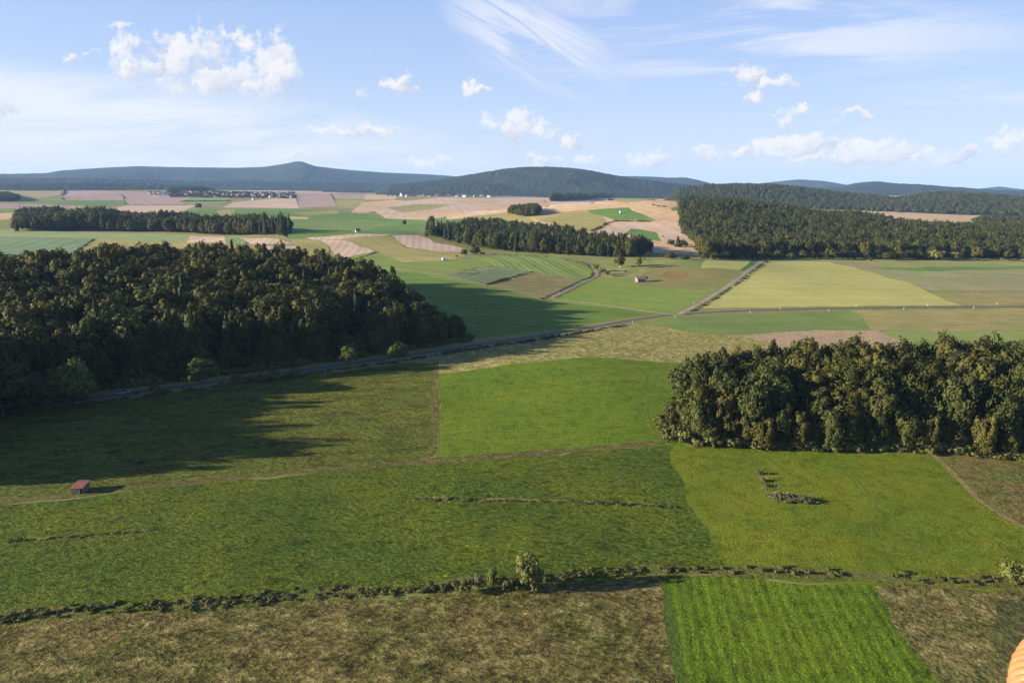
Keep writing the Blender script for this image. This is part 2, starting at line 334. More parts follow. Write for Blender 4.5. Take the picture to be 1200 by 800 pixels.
F('meadow', [(785, 520), (960, 524), (1095, 530), (1130, 572), (1200, 618), (1500, 760), (1500, 760), (1200, 690), (1020, 682), (850, 670), (836, 640), (812, 590), (790, 545)], m5)
F('meadow', [(1095, 528), (1600, 520), (1600, 790), (1200, 620), (1150, 592), (1125, 565)], M('rough_slope', (.19, .15, .055), (.13, .15, .04), (.10, .13, .035), big=14, mid=3, fine=.8, bump=.9, bdist=.6, contrast=.8))
F('meadow', [(-500, 560), (0, 488), (300, 446), (512, 422), (514, 500), (513, 525), (498, 541), (300, 558), (0, 590), (-500, 640)], mp_)
F('meadow', [(514, 436), (600, 424), (700, 419), (800, 425), (860, 432), (830, 470), (800, 520), (640, 531), (514, 540)], mb)
F('field', [(505, 424), (545, 411), (620, 399), (690, 387), (745, 377), (800, 388), (868, 393), (900, 402), (860, 432), (790, 425), (700, 418), (600, 427), (510, 438)], mst)
F('field', [(-600, 780), (0, 728), (150, 716), (350, 704), (470, 702), (560, 692), (640, 684), (775, 675), (790, 740), (803, 830), (830, 1000), (-600, 1000)], mr)
F('field', [(775, 675), (900, 676), (1022, 682), (1100, 800), (1230, 1000), (830, 1000), (803, 830), (790, 740)], m2)
F('field', [(1022, 682), (1200, 690), (1600, 710), (1600, 1000), (1230, 1000), (1100, 800)], M('rough_grass_b', (.16, .142, .056), (.11, .12, .035), (.195, .17, .075), cal=False, big=12, mid=2.2, fine=.7, bump=1., bdist=1.4, contrast=1.))
F('meadow', [(1160, 700), (1200, 700), (1400, 730), (1400, 900), (1200, 860), (1190, 790), (1175, 760)], M('nettles', (.10, .12, .04), (.13, .13, .045), big=10, mid=2.2, fine=.8, bump=1., bdist=.7, contrast=.8))

# linear things in the ground sheet
m_verge = M('verge', (.17, .19, .06), (.21, .2, .08), (.10, .14, .035), big=18, mid=4, fine=1.0, bump=.5)
m_asph = M('asphalt', (.085, .087, .084), (.10, .10, .096), big=20, mid=3, fine=.6, bump=.05, contrast=.3)
m_lane = M('lane_surface', (.28, .26, .21), (.24, .225, .18), big=18, mid=4, fine=.8, bump=.15)
m_rut = M('rut_soil', (.10, .08, .036), (.13, .105, .045), big=14, mid=2.5, fine=.5, bump=.5)
m_tallg = M('tall_grass', (.13, .14, .035), (.10, .13, .025), (.18, .17, .055), big=14, mid=2.2, fine=.7, bump=.9, bdist=.6, contrast=.8)
m_dry = M('dry_edge', (.22, .185, .075), (.15, .16, .045), big=8, mid=2, fine=.7, bump=.7)
m_pale = M('pale_path', (.2, .23, .08), (.24, .25, .1), big=20, mid=4, fine=1, bump=.2)
ROAD = line_px([(-70, 490), (0, 480), (110, 466), (200, 454), (300, 441), (400, 427.5), (470, 417.5), (545, 406), (620, 395.5), (690, 384), (740, 375), (797, 367.5), (880, 363.5), (1000, 361), (1100, 360), (1200, 359.3), (1450, 358)])
LANE = line_px([(797, 368), (830, 350), (858, 332), (876, 318), (893, 306)], 1)
LANE2 = line_px([(640, 351), (662, 341), (684, 329.5), (700, 324), (697, 314), (688, 308), (665, 304)], 2)
TRK = line_px([(-80, 600), (0, 589), (150, 572.5), (300, 557), (450, 545), (500, 541), (600, 534), (700, 526), (740, 522), (782, 518)])
TRK2 = line_px([(511, 424), (511.5, 450), (511, 480), (512, 510), (511, 527), (504, 535), (488, 541)])
DITCH = line_px([(-80, 734), (0, 724), (100, 713), (200, 708), (300, 702), (350, 696), (440, 692), (480, 694), (530, 685), (560, 682), (620, 681), (700, 673), (740, 669), (800, 668), (900, 668), (1000, 672), (1100, 681), (1200, 678), (1350, 690)], 2)
FL('verge', ribbon(ROAD, 12, 0, .35), m_verge)
FL('road', ribbon(ROAD, 3.9), m_asph)
FL('verge', ribbon(LANE, 6, 0, .3), m_verge); FL('lane', ribbon(LANE, 2.8, .4), m_lane)
FL('verge', ribbon(LANE2, 8, 0, .3), m_tallg); FL('lane', ribbon(LANE2, 3.2), m_lane)
FL('path', ribbon(line_px([(590, 338), (644, 350), (700, 356), (760, 365), (797, 369)]), 5, 0, .2), m_pale)
FL('path', ribbon(line_px([(400, 311), (480, 316), (540, 326), (600, 342), (645, 351)]), 3.5, 0, .3), m_pale)
FL('path', ribbon(line_px([(569, 334.5), (606, 343.5), (645, 350)], 1), 3.5, 0, .3), m_dry)
FL('grass_strip', ribbon(TRK, 3.4, .5, .4), m_tallg)
FL('farm_track', ribbon(TRK, .5, .7, .5), m_rut); FL('farm_track', ribbon(TRK, .5, -.7, .5), m_rut)
FL('grass_strip', ribbon(TRK2, 2.8, -.7, .5), m_tallg)
FL('farm_track', ribbon(TRK2, .5, .7, .5), m_rut); FL('farm_track', ribbon(TRK2, .5, -.7, .5), m_rut)
FL('ditch_bank', ribbon(DITCH, 3.0, 0, .8), M('ditch_grass', (.085, .105, .025), (.13, .13, .04), (.06, .075, .02), cal=False, big=12, mid=3, fine=.8, bump=1., bdist=1.))
FL('ditch_bank', ribbon(DITCH, 1.0, -1.9, 1.7), m_tallg)
FL('grass_edge', ribbon(line_px([(485, 583), (560, 585), (640, 586), (720, 589), (800, 593)]), 1.1, 0, .9), m_dry)
FL('grass_edge', ribbon(line_px([(0, 634), (80, 629), (150, 624), (190, 620)]), 1.2, 0, .9), m_tallg)
FL('grass_edge', ribbon(line_px([(1090, 529), (1128, 565), (1150, 590), (1200, 618), (1300, 670)]), 1.3, 0, .7), m_dry)
FL('grass_edge', ribbon(line_px([(1022, 684), (1060, 740), (1100, 800), (1150, 880)], 1), .8, 0, .7), m_tallg)
FL('grass_edge', ribbon(line_px([(775, 676), (785, 720), (795, 780), (808, 850)], 1), 1.3, 0, .7), M('dark_edge', (.038, .066, .012), (.05, .08, .014), cal=False, big=9, mid=2, fine=.6, bump=.8))
for mk in ([(536, 321.5), (545, 319.5), (553, 320.5)], [(542, 317.5), (552, 316), (560, 317.5)], [(548, 322.5), (556, 321), (563, 319.5)], [(552, 314.5), (560, 314)]):
    FL('flattened_crop', ribbon(line_px(mk), 3.2, 0, .6), M('flattened_crop', (.05, .075, .03), (.065, .09, .035), big=9, mid=2, fine=.6, bump=.4))
FL('trampled_path', ribbon(line_px([(168, 730), (140, 755), (118, 775), (90, 800), (60, 840)]), 1.8, 0, .9), m_tallg)
m_tyre = M('tyre_mark', (.048, .078, .01), (.06, .09, .011), cal=False, big=9, mid=2, fine=.5, bump=.5)
for tr in ([(988, 548), (1010, 577), (1035, 602), (1062, 622), (1075, 637), (1066, 648), (1045, 646)], [(993, 547), (1015, 575), (1042, 600), (1070, 620), (1083, 636), (1076, 650), (1050, 652)],
           [(895, 533), (925, 555), (960, 572), (1010, 583)], [(1026, 600), (1025, 620), (1033, 640)], [(760, 440), (748, 470), (752, 500), (765, 515)], [(772, 438), (758, 470), (762, 498), (775, 512)]):
    FL('tyre_track', ribbon(line_px(tr), .6, 0, .6), m_tyre)

# ------------------------------------------------------------------ triangulate the ground as one seamless sheet
def build_ground():
    pts = []; 
    az = np.radians(np.arange(-46, 46.01, .62)); lr = np.log(80)+np.arange(0, 250)*math.log(1.0215)
    A, L = np.meshgrid(az, lr); L = L+((np.arange(len(az)) % 2)*.5*math.log(1.0215))[None, :]
    g1 = np.stack([A.ravel(), L.ravel()], -1); g1 = g1[g1[:, 1] < math.log(14500)]
    az2 = np.radians(np.concatenate([np.arange(-180, -47, 4), np.arange(50, 180.01, 4)])); az2[-1] = math.pi
    az2 = np.radians(np.concatenate([np.arange(-176, -47, 4), np.arange(50, 177, 4)]))
    lr2 = np.linspace(math.log(3), math.log(15000), 60)
    A, L = np.meshgrid(az2, lr2[1:-1]); g2 = np.stack([A.ravel(), L.ravel()], -1)
    A, L = np.meshgrid(np.radians(np.arange(-44, 45, 4)), np.linspace(math.log(4), math.log(74), 16)); g3 = np.stack([A.ravel(), L.ravel()], -1)
    G = np.concatenate([g1, g2, g3])
    # remove grid points too near to constraint lines
    V = []; E = []
    def add_loop(U, closed=True):
        b = len(V); V.extend(map(tuple, U)); n = len(U)
        for i in range(n if closed else n-1): E.append((b+i, b+(i+1) % n))
    # border of the warped domain
    topv, botv = math.log(15000), math.log(3); a_ = np.radians(np.arange(-180, 180.1, 4)); v_ = lr2
    border = [(x, botv) for x in a_[:-1]]+[(math.pi, v) for v in v_[:-1]]+[(x, topv) for x in a_[::-1][:-1]]+[(-math.pi, v) for v in v_[::-1][:-1]]
    add_loop(border)
    WP = []
    for nm, mt, W in FIELDS:
        U = warp(W)
        keep = [0]
        for i in range(1, len(U)):
            if np.hypot(*(U[i]-U[keep[-1]])) > 2e-5: keep.append(i)
        U = U[keep]; WP.append(U); add_loop(U)
    V.extend(map(tuple, G))
    S = 100.0
    res = delaunay_2d_cdt([Vector((v[0]*S, v[1]*S)) for v in V], E, [], 0, 1e-4, False)
    ov = np.array([(v.x/S, v.y/S) for v in res[0]]); tri = np.array([f for f in res[2] if len(f) == 3])
    cen = ov[tri].mean(1)
    a = ov[tri]; area = np.abs((a[:, 1, 0]-a[:, 0, 0])*(a[:, 2, 1]-a[:, 0, 1])-(a[:, 1, 1]-a[:, 0, 1])*(a[:, 2, 0]-a[:, 0, 0]))
    span = a.max(1)-a.min(1); ok = (area > 1e-13) & (span[:, 0] < .4) & (span[:, 1] < 1.2); tri = tri[ok]; cen = cen[ok]
    own = np.full(len(tri), -1)
    for i, U in enumerate(WP): own[pip(cen, U)] = i
    W = unwarp(ov); Z = hgt(W[:, 0], W[:, 1])
    P = np.column_stack([W, Z]); NR = hnorm(W[:, 0], W[:, 1])
    t = tri; c = np.cross(P[t[:, 1]]-P[t[:, 0]], P[t[:, 2]]-P[t[:, 0]])[:, 2] < 0
    tri[c] = tri[c][:, ::-1]
    print('ground', len(ov), len(tri))
    for i in range(-1, len(FIELDS)):
        T = tri[own == i]
        if len(T) == 0: print('empty field', i, FIELDS[i][0]); continue
        u, inv = np.unique(T, return_inverse=True); T2 = inv.reshape(T.shape)
        nm, mt = ('ground', m_ground) if i < 0 else FIELDS[i][:2]
        VV = P[u]; NN = NR[u]; T2 = list(map(tuple, T2))
        if i < 0:   # close the small hole right below the camera
            ring = [k for k in range(len(u)) if abs(np.hypot(VV[k, 0], VV[k, 1])-3) < .01]
            ring.sort(key=lambda k: math.atan2(VV[k, 1], VV[k, 0]))
            r2 = [ring[0]]
            for k in ring[1:]:
                if np.linalg.norm(VV[k]-VV[r2[-1]]) > 1e-3: r2.append(k)
            T2.append(tuple(r2))
        me = mesh_np(nm, VV, T2, NN)
        tag(link(nm, me, mt), kind='structure')
build_ground()

# ------------------------------------------------------------------ tree makers
def crown_mesh(name, seed, lobes=62, per=46, leaf=.125, squash=.85, kind='round', mat=None):
    r = np.random.default_rng(seed); V = []; Fc = []; Nn = []; Sh = []
    L = []
    for i in range(lobes):
        while True:
            d = r.normal(size=3); d /= np.linalg.norm(d)
            if d[2] > -.75: break
        if kind == 'round': rad = r.uniform(.55, .86)*(1+.16*math.sin(3*math.atan2(d[1], d[0])+seed)+.1*math.sin(5*d[2]*3+seed)); c = d*rad; c[2] = c[2]*squash; rl = r.uniform(.17, .31)
        elif kind == 'wild': rad = r.uniform(.4, .9); c = d*rad; c[2] = c[2]*squash; rl = r.uniform(.13, .26)
        else:
            h = r.uniform(0, 1)**1.25; a = r.uniform(0, 2*math.pi); w = (1-h)*.92+.05; q = r.uniform(.6, 1)
            c = np.array([math.cos(a)*w*q, math.sin(a)*w*q, h*2-1.0]); rl = .10+.16*(1-h)
        L.append((c, rl, r.uniform(0, 1)))
    for c, rl, sh in L:
        cd = c/ (np.linalg.norm(c)+1e-6)
        for k in range(per):
            d = r.normal(size=3); d /= np.linalg.norm(d)
            if np.dot(d, cd) < -.35: d = -d
            if kind == 'cone': d[2] -= .25
            p = c+d*rl*r.uniform(.72, 1.12)
            n = d+r.normal(size=3)*.55; n /= np.linalg.norm(n)
            t = np.cross(n, r.normal(size=3)); t /= np.linalg.norm(t); b = np.cross(n, t)
            s = leaf*r.uniform(.55, 1.15)*.5; i0 = len(V)
            V += [p-t*s-b*s*.6, p+t*s-b*s*.75, p+t*s*.7+b*s, p-t*s*.8+b*s*.7]
            nn = d*.75+cd*.35+n*.35; nn[2] += .1; nn /= np.linalg.norm(nn)
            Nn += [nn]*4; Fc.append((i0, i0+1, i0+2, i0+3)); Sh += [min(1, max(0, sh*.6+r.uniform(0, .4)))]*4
    # dark solid core added inside the crown to stop light falling straight through
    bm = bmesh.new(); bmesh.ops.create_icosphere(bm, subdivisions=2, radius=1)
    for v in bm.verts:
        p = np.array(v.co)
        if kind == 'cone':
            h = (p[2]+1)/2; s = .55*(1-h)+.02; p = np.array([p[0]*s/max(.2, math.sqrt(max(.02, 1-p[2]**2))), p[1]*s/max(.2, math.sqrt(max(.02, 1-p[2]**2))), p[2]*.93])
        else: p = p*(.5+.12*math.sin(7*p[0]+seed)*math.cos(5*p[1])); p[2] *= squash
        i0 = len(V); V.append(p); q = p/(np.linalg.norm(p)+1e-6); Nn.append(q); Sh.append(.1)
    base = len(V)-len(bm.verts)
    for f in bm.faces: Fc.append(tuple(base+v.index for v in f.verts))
    bm.free()
    me = mesh_np(name, V, Fc, Nn)
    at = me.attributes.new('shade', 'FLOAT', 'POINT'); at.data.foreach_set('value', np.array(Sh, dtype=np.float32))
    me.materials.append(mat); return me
def tube(bm, pts, rads, seg=7):
    prev = None
    for i, p in enumerate(pts):
        p = Vector(p); d = (Vector(pts[min(i+1, len(pts)-1)])-Vector(pts[max(i-1, 0)])).normalized()
        a = d.orthogonal().normalized() if prev is None else (pa - d*pa.dot(d)).normalized()
        pa = a; b = d.cross(a)
        ring = [bm.verts.new(p+(a*math.cos(2*math.pi*k/seg)+b*math.sin(2*math.pi*k/seg))*rads[i]) for k in range(seg)]
        if prev:
            for k in range(seg): bm.faces.new((prev[k], prev[(k+1) % seg], ring[(k+1) % seg], ring[k]))
        else: bm.faces.new(ring[::-1])
        prev = ring
    bm.faces.new(prev)
def bm_mesh(name, bm, smooth=True):
    me = bpy.data.meshes.new(name); bm.normal_update(); bm.to_mesh(me); bm.free()
    if smooth: me.polygons.foreach_set('use_smooth', [True]*len(me.polygons))
    return me
bark = plain('bark', (.09, .07, .05), .95, 2.)
def trunk_mesh(seed, top=.62):     # unit tree: height 1
    r = random.Random(seed); bm = bmesh.new()
    tube(bm, [(0, 0, -.03), (0, 0, .03), (.006, 0, .2), (-.004, .006, .42), (.004, 0, top)], [.034, .026, .02, .015, .006])
    for k in range(6):
        a = k*1.05+r.uniform(-.3, .3); z = r.uniform(.26, .45); l = r.uniform(.14, .22)
        tube(bm, [(0, 0, z), (math.cos(a)*l*.5, math.sin(a)*l*.5, z+l*.5), (math.cos(a)*l, math.sin(a)*l, z+l*1.1)], [.011, .007, .002], 5)
    return bm_mesh('trunk', bm)
LEAF = leaf_mat('oak_leaf', (.032, .043, .008), (.072, .077, .016))
LEAF2 = leaf_mat('beech_leaf', (.034, .048, .010), (.060, .070, .016))
LEAF3 = leaf_mat('maple_leaf', (.045, .05, .010), (.088, .084, .018))
LEAFC = leaf_mat('spruce_needles', (.026, .048, .018), (.045, .07, .022), .05)
LEAFS = leaf_mat('willow_leaf', (.11, .13, .03), (.155, .165, .05))
LEAFH = leaf_mat('hedge_leaf', (.075, .095, .022), (.14, .135, .042))
LEAFG = leaf_mat('grey_twig', (.10, .105, .06), (.13, .125, .075))
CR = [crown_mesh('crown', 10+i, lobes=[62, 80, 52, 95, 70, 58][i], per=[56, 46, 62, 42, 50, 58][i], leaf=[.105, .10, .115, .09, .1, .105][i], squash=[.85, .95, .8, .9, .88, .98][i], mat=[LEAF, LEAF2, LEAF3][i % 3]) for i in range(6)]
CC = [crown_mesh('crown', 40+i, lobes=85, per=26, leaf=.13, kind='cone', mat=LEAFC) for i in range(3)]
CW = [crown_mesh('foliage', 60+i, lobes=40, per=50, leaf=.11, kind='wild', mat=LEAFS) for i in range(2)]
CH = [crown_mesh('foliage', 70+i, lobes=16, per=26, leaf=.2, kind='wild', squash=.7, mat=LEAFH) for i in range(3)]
CM = [crown_mesh('crown', 90, mat=leaf_mat('sun_tinted_leaf', (.075, .095, .018), (.09, .11, .024)))]  # leaf colour brightened in place of sun on the roadside tree tops
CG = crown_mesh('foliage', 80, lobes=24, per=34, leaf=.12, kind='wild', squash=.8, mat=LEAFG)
TK = [trunk_mesh(i) for i in range(3)]
TKC = trunk_mesh(9, .92)
def make_tree(x, y, h, cr, kind='broad', label=None, group=None, crown=None, name=None, low=.16, cat='tree', kcr=None):
    """tree = Empty > trunk, crown ; h total height, cr crown radius"""
    z = float(hgt(x, y))
    nm = name or {'broad': 'broadleaf_tree', 'conifer': 'spruce_tree', 'shrub': 'shrub'}[kind]
    e = bpy.data.objects.new(nm, None); COL.objects.link(e); e.location = (x, y, z-.1); e.rotation_euler.z = random.uniform(0, 6.28)
    e.empty_display_size = 1
    tag(e, label, cat, group)
    t = link('trunk', TKC if kind == 'conifer' else random.choice(TK), bark, e); t.scale = (h*.9, h*.9, h)
    me = crown or (random.choice(CC) if kind == 'conifer' else random.choice(CR))
    c = link('crown', me, None, e)
    zb = h*low; hz = (h-zb)/2
    if kind == 'conifer': c.scale = (cr, cr, hz)
    else: c.scale = (cr, cr*random.uniform(.9, 1.1), hz/.98)
    c.location = (0, 0, zb+hz)
    return e, c

def scatter(poly, sp, jit=.38, seed=1):
    r = np.random.default_rng(seed); x0, y0 = poly.min(0); x1, y1 = poly.max(0)
    X, Y = np.meshgrid(np.arange(x0, x1+sp, sp), np.arange(y0, y1+sp, sp*.87)); X = X+(np.arange(X.shape[0]) % 2)[:, None]*sp/2
    P = np.stack([X.ravel(), Y.ravel()], -1)+r.uniform(-jit, jit, (X.size, 2))*sp
    return P[pip(P, poly)]
def wpoly(items):
    out = []
    for it in items:
        if it[0] == 'w': out.append((it[1], it[2]))
        else: out.append(tuple(unproj([it[0]], [it[1]])[0]))
    return np.array(out)

# GN instancing for masses of trees ("stuff")
def gn_scatter(name, P3, scales, rots, idx, sources, label, cat=None, kind='stuff'):
    me = bpy.data.meshes.new(name); me.from_pydata([tuple(p) for p in P3], [], [])
    n = len(P3)
    a = me.attributes.new('sc', 'FLOAT_VECTOR', 'POINT'); a.data.foreach_set('vector', np.asarray(scales, np.float32).ravel())
    a = me.attributes.new('rz', 'FLOAT_VECTOR', 'POINT'); a.data.foreach_set('vector', np.asarray([(0, 0, r) for r in rots], np.float32).ravel())
    a = me.attributes.new('ix', 'INT', 'POINT'); a.data.foreach_set('value', np.asarray(idx, np.int32))
    o = bpy.data.objects.new(name, me); COL.objects.link(o)
    g = bpy.data.node_groups.new(name+'_scatter', 'GeometryNodeTree')
    g.interface.new_socket('Geometry', in_out='INPUT', socket_type='NodeSocketGeometry'); g.interface.new_socket('Geometry', in_out='OUTPUT', socket_type='NodeSocketGeometry')
    gi = g.nodes.new('NodeGroupInput'); go = g.nodes.new('NodeGroupOutput'); ip = g.nodes.new('GeometryNodeInstanceOnPoints')
    jn = g.nodes.new('GeometryNodeJoinGeometry')
    for s in reversed(sources):
        oi = g.nodes.new('GeometryNodeObjectInfo'); oi.transform_space = 'ORIGINAL'; oi.inputs[0].default_value = s
        gt = g.nodes.new('GeometryNodeGeometryToInstance'); g.links.new(oi.outputs['Geometry'], gt.inputs[0]); g.links.new(gt.outputs[0], jn.inputs[0])
    def attr(nm, t):
        nd = g.nodes.new('GeometryNodeInputNamedAttribute'); nd.data_type = t; nd.inputs[0].default_value = nm; return nd.outputs[0]
    g.links.new(gi.outputs[0], ip.inputs['Points']); g.links.new(jn.outputs[0], ip.inputs['Instance'])
    ip.inputs['Pick Instance'].default_value = True
    g.links.new(attr('ix', 'INT'), ip.inputs['Instance Index']); g.links.new(attr('sc', 'FLOAT_VECTOR'), ip.inputs['Scale'])
    g.links.new(attr('rz', 'FLOAT_VECTOR'), ip.inputs['Rotation'])
    g.links.new(ip.outputs[0], go.inputs[0])
    md = o.modifiers.new('scatter', 'NODES'); md.node_group = g
    tag(o, label, cat, None, kind); return o

PROTO = {}   # crown object of a really placed tree per mesh, for the tree masses
TREES = []   # candidates: (x,y,h,cr,kind,wood)
def wood(key, poly, sp, h, cr, con=0.0, seed=1, cfun=None, edge=True):
    P = scatter(poly, sp, seed=seed); r = np.random.default_rng(seed+100)
    # distance to edge -> trees at the rim carry foliage lower
    for x, y in P:
        k = r.uniform(.82, 1.15)+.12*float(vnoise(x, y, 60, 9)); c = con if cfun is None else cfun(x, y)
        kd = 'conifer' if r.uniform() < c else 'broad'
        if key not in ('left', 'grove'): k *= 1+.55*float(vnoise(x, y, 75, 19))
        if key == 'left' and x > -75: k *= max(.5, 1-(x+75)/60*.42)
        TREES.append((x, y, h*k*(1.08 if kd == 'conifer' else 1), (cr*.5 if kd == 'conifer' else cr*r.uniform(.85, 1.2)), kd, key))
W_LEFT = wpoly([(528, 398), (470, 407), (400, 417), (300, 430), (200, 442), (100, 454), (20, 466), ('w', -160, 180), ('w', -145, 158), ('w', -170, 143), ('w', -230, 140), ('w', -330, 150), ('w', -400, 300), ('w', -360, 420), ('w', -290, 400), ('w', -205, 448), ('w', -140, 440), ('w', -90, 405), ('w', -48, 335), ('w', -38, 305)])
wood('left', W_LEFT, 9.6, 21.5, 7.4, seed=3, cfun=lambda x, y: .22 if x > -72 and y > 258 else .02)
W_GROVE = wpoly([(795, 508), (830, 515), (900, 517), (960, 519), (1090, 521), (1200, 530), ('w', 175, 166), ('w', 300, 160), ('w', 320, 235), ('w', 250, 238), ('w', 150, 236), ('w', 100, 233), ('w', 66, 218), ('w', 54, 200)])
wood('grove', W_GROVE, 7.4, 18.5, 5.6, seed=5)
def skirt(key, line, n, h, cr, seed):
    r = np.random.default_rng(seed); L = np.concatenate([[0], np.cumsum(np.linalg.norm(np.diff(line, axis=0), axis=1))])
    for q in np.linspace(0, L[-1], n):
        x = np.interp(q, L, line[:, 0])+r.normal(0, 1.2); y = np.interp(q, L, line[:, 1])+r.normal(0, 1.2); k = r.uniform(.6, 1.2)
        TREES.append((x, y, h*k, cr*r.uniform(.8, 1.2), 'broad', key))
skirt('grove', wpoly([(800, 500), (783, 507), (800, 512), (830, 518), (900, 520), (960, 522), (1090, 524), (1200, 533), (1300, 543)]), 44, 10, 3.6, 91)
skirt('left', wpoly([(540, 390), (530, 399), (470, 408), (400, 419), (300, 432), (200, 444), (100, 456), (20, 468)]), 46, 11, 4.2, 92)
W_BAND = wpoly([(18, 271), (90, 270.5), (180, 271.5), (240, 274.5), (300, 275.5), (338, 276), (342, 272), (300, 268), (250, 266), (180, 262), (100, 260), (60, 256), (22, 258)])
wood('band', W_BAND, 9.5, 19, 6.3, seed=6, cfun=lambda x, y: .5 if x > -330 else .05)
W_VALLEY = wpoly([(498, 277), (520, 281), (560, 291), (620, 297), (680, 300), (740, 302), (760, 300), (748, 296), (690, 287), (650, 278), (600, 268), (545, 267), (540, 272), (505, 272)])
wood('valley', W_VALLEY, 9, 16, 5.6, seed=8, cfun=lambda x, y: .8 if x < -75 else .3)
W_CREST = wpoly([(640, 235.5), (660, 235), (700, 232), (760, 230), (750, 228), (700, 227), (660, 228), (640, 230)])
W_ROUND = wpoly([(597, 252), (612, 254), (627, 254), (632, 250), (628, 247), (612, 246), (600, 248)])
wood('round', W_ROUND, 9, 15, 6, seed=12)
W_RIGHT = wpoly([(822, 303), (870, 302.5), (960, 301.5), (1040, 303), (1110, 303), (1160, 303.5), (1300, 305), ('w', 1150, 880), ('w', 1000, 1000), ('w', 760, 1120), ('w', 560, 1250), ('w', 400, 1360), ('w', 345, 1330), ('w', 285, 1200), ('w', 222, 900), ('w', 212, 780)])
wood('right', W_RIGHT, 9.2, 15.5, 5.6, seed=14, cfun=lambda x, y: .08 if y < 740 or x > 650 else .28)
# the dark wood on the crest of the fields
xs = []; 
cz = unproj([645, 670, 700, 735, 760], [236, 234.5, 232, 230.5, 229.8])
W_CREST = np.concatenate([cz*.985, (cz*1.05)[::-1]])
wood('crest', W_CREST, 9.0, 28, 6.5, con=.5, seed=16)

def score(t):
    x, y, h = t[:3]; px, py, z = project(np.array([x, y, float(hgt(x, y))+h*.7]))
    vis = (z > 0) and -25 < px < 1225 and -30 < py < 830
    return (h/z if vis else 0)
sco = np.array([score(t) for t in TREES])
LAB = {'left': ('broadleaf tree crowded into the big shaded wood on the left', 'trees of the big wood on the left'),
       'grove': ('olive green broadleaf tree in the compact grove at the right edge', 'trees of the compact grove on the right'),
       'band': ('tree in the long dark tree belt behind the left wood', 'trees of the long belt on the left'),
       'valley': ('tree in the winding wood along the valley bottom', 'trees of the valley wood'),
       'round': ('tree in the small round copse on the pale fields', 'trees of the round copse'),
       'right': ('tree in the wide wood on the hillside at right', 'trees of the wide hillside wood'),
       'crest': ('tree in the dark wood on the crest of the fields', 'trees of the crest wood')}
order = np.argsort(-sco)
cnt = {'broad': 0, 'conifer': 0}; LIM = {'broad': 288, 'conifer': 290}
indiv = set()
def is_edge(x, y, key, d=10):
    if key not in ('left', 'grove'): return False
    a = np.arange(8)*math.pi/4; q = np.stack([x+d*np.cos(a), y+d*np.sin(a)], -1)
    return not pip(q, W_LEFT if key == 'left' else W_GROVE).all()
for i in order:
    k = TREES[i][4]
    if sco[i] > 0 and cnt[k] < LIM[k]: cnt[k] += 1; indiv.add(int(i))
rest = {}
for i, t in enumerate(TREES):
    x, y, h, cr, kd, key = t
    if i in indiv:
        lab, grp = LAB[key]
        if kd == 'conifer':
            lab = lab.replace('broadleaf tree', 'dark spiky spruce').replace('olive green dark', 'dark'); lab = lab if 'spruce' in lab else lab.replace('tree in', 'narrow spruce in', 1)
            grp = grp.replace('trees', 'spruces')
        front = kd == 'broad' and is_edge(x, y, key)
        if front:
            lab = {'left': 'tall broadleaf tree on the roadside edge of the shaded wood', 'grove': 'tall broadleaf tree on the meadow edge of the right grove'}[key]
            grp = {'left': 'edge trees of the left wood', 'grove': 'edge trees of the right grove'}[key]
        e, c = make_tree(x, y, h, cr, kd, lab, grp, low=((-.1 if h < 14 else .06) if front else .3 if kd == 'broad' and key in ('left', 'grove') else .1))
        PROTO.setdefault(c.data.name, c)
    else: rest.setdefault(key, []).append(t)
CROBJ = [next(o for o in COL.objects if o.data is m) for m in CR]
CCOBJ = [next(o for o in COL.objects if o.data is m) for m in CC]
SRC = CROBJ+CCOBJ
FL_ = {'left': 'broadleaf canopy filling out the big shaded wood on the left', 'grove': 'broadleaf canopy filling out the right grove', 'band': 'long belt of dark trees behind the left wood', 'valley': 'winding wood along the valley bottom',
       'right': 'wide mixed wood covering the hillside at right', 'crest': 'dark wood on the crest of the pale fields', 'round': 'small round copse'}
for key, ts in rest.items():
    P = []; S = []; Rz = []; I = []
    for x, y, h, cr, kd, _ in ts:
        zb = h*(.25 if key in ('left', 'grove') and not is_edge(x, y, key) else -.1 if key in ('left', 'grove') else .0); hz = (h-zb)/2
        P.append((x, y, float(hgt(x, y))+zb+hz)); S.append((cr, cr, hz)); Rz.append(random.uniform(0, 6.28)); I.append(random.randrange(6) if kd == 'broad' else 6+random.randrange(3))
    gn_scatter('woodland', P, S, Rz, I, SRC, FL_[key], 'woodland')

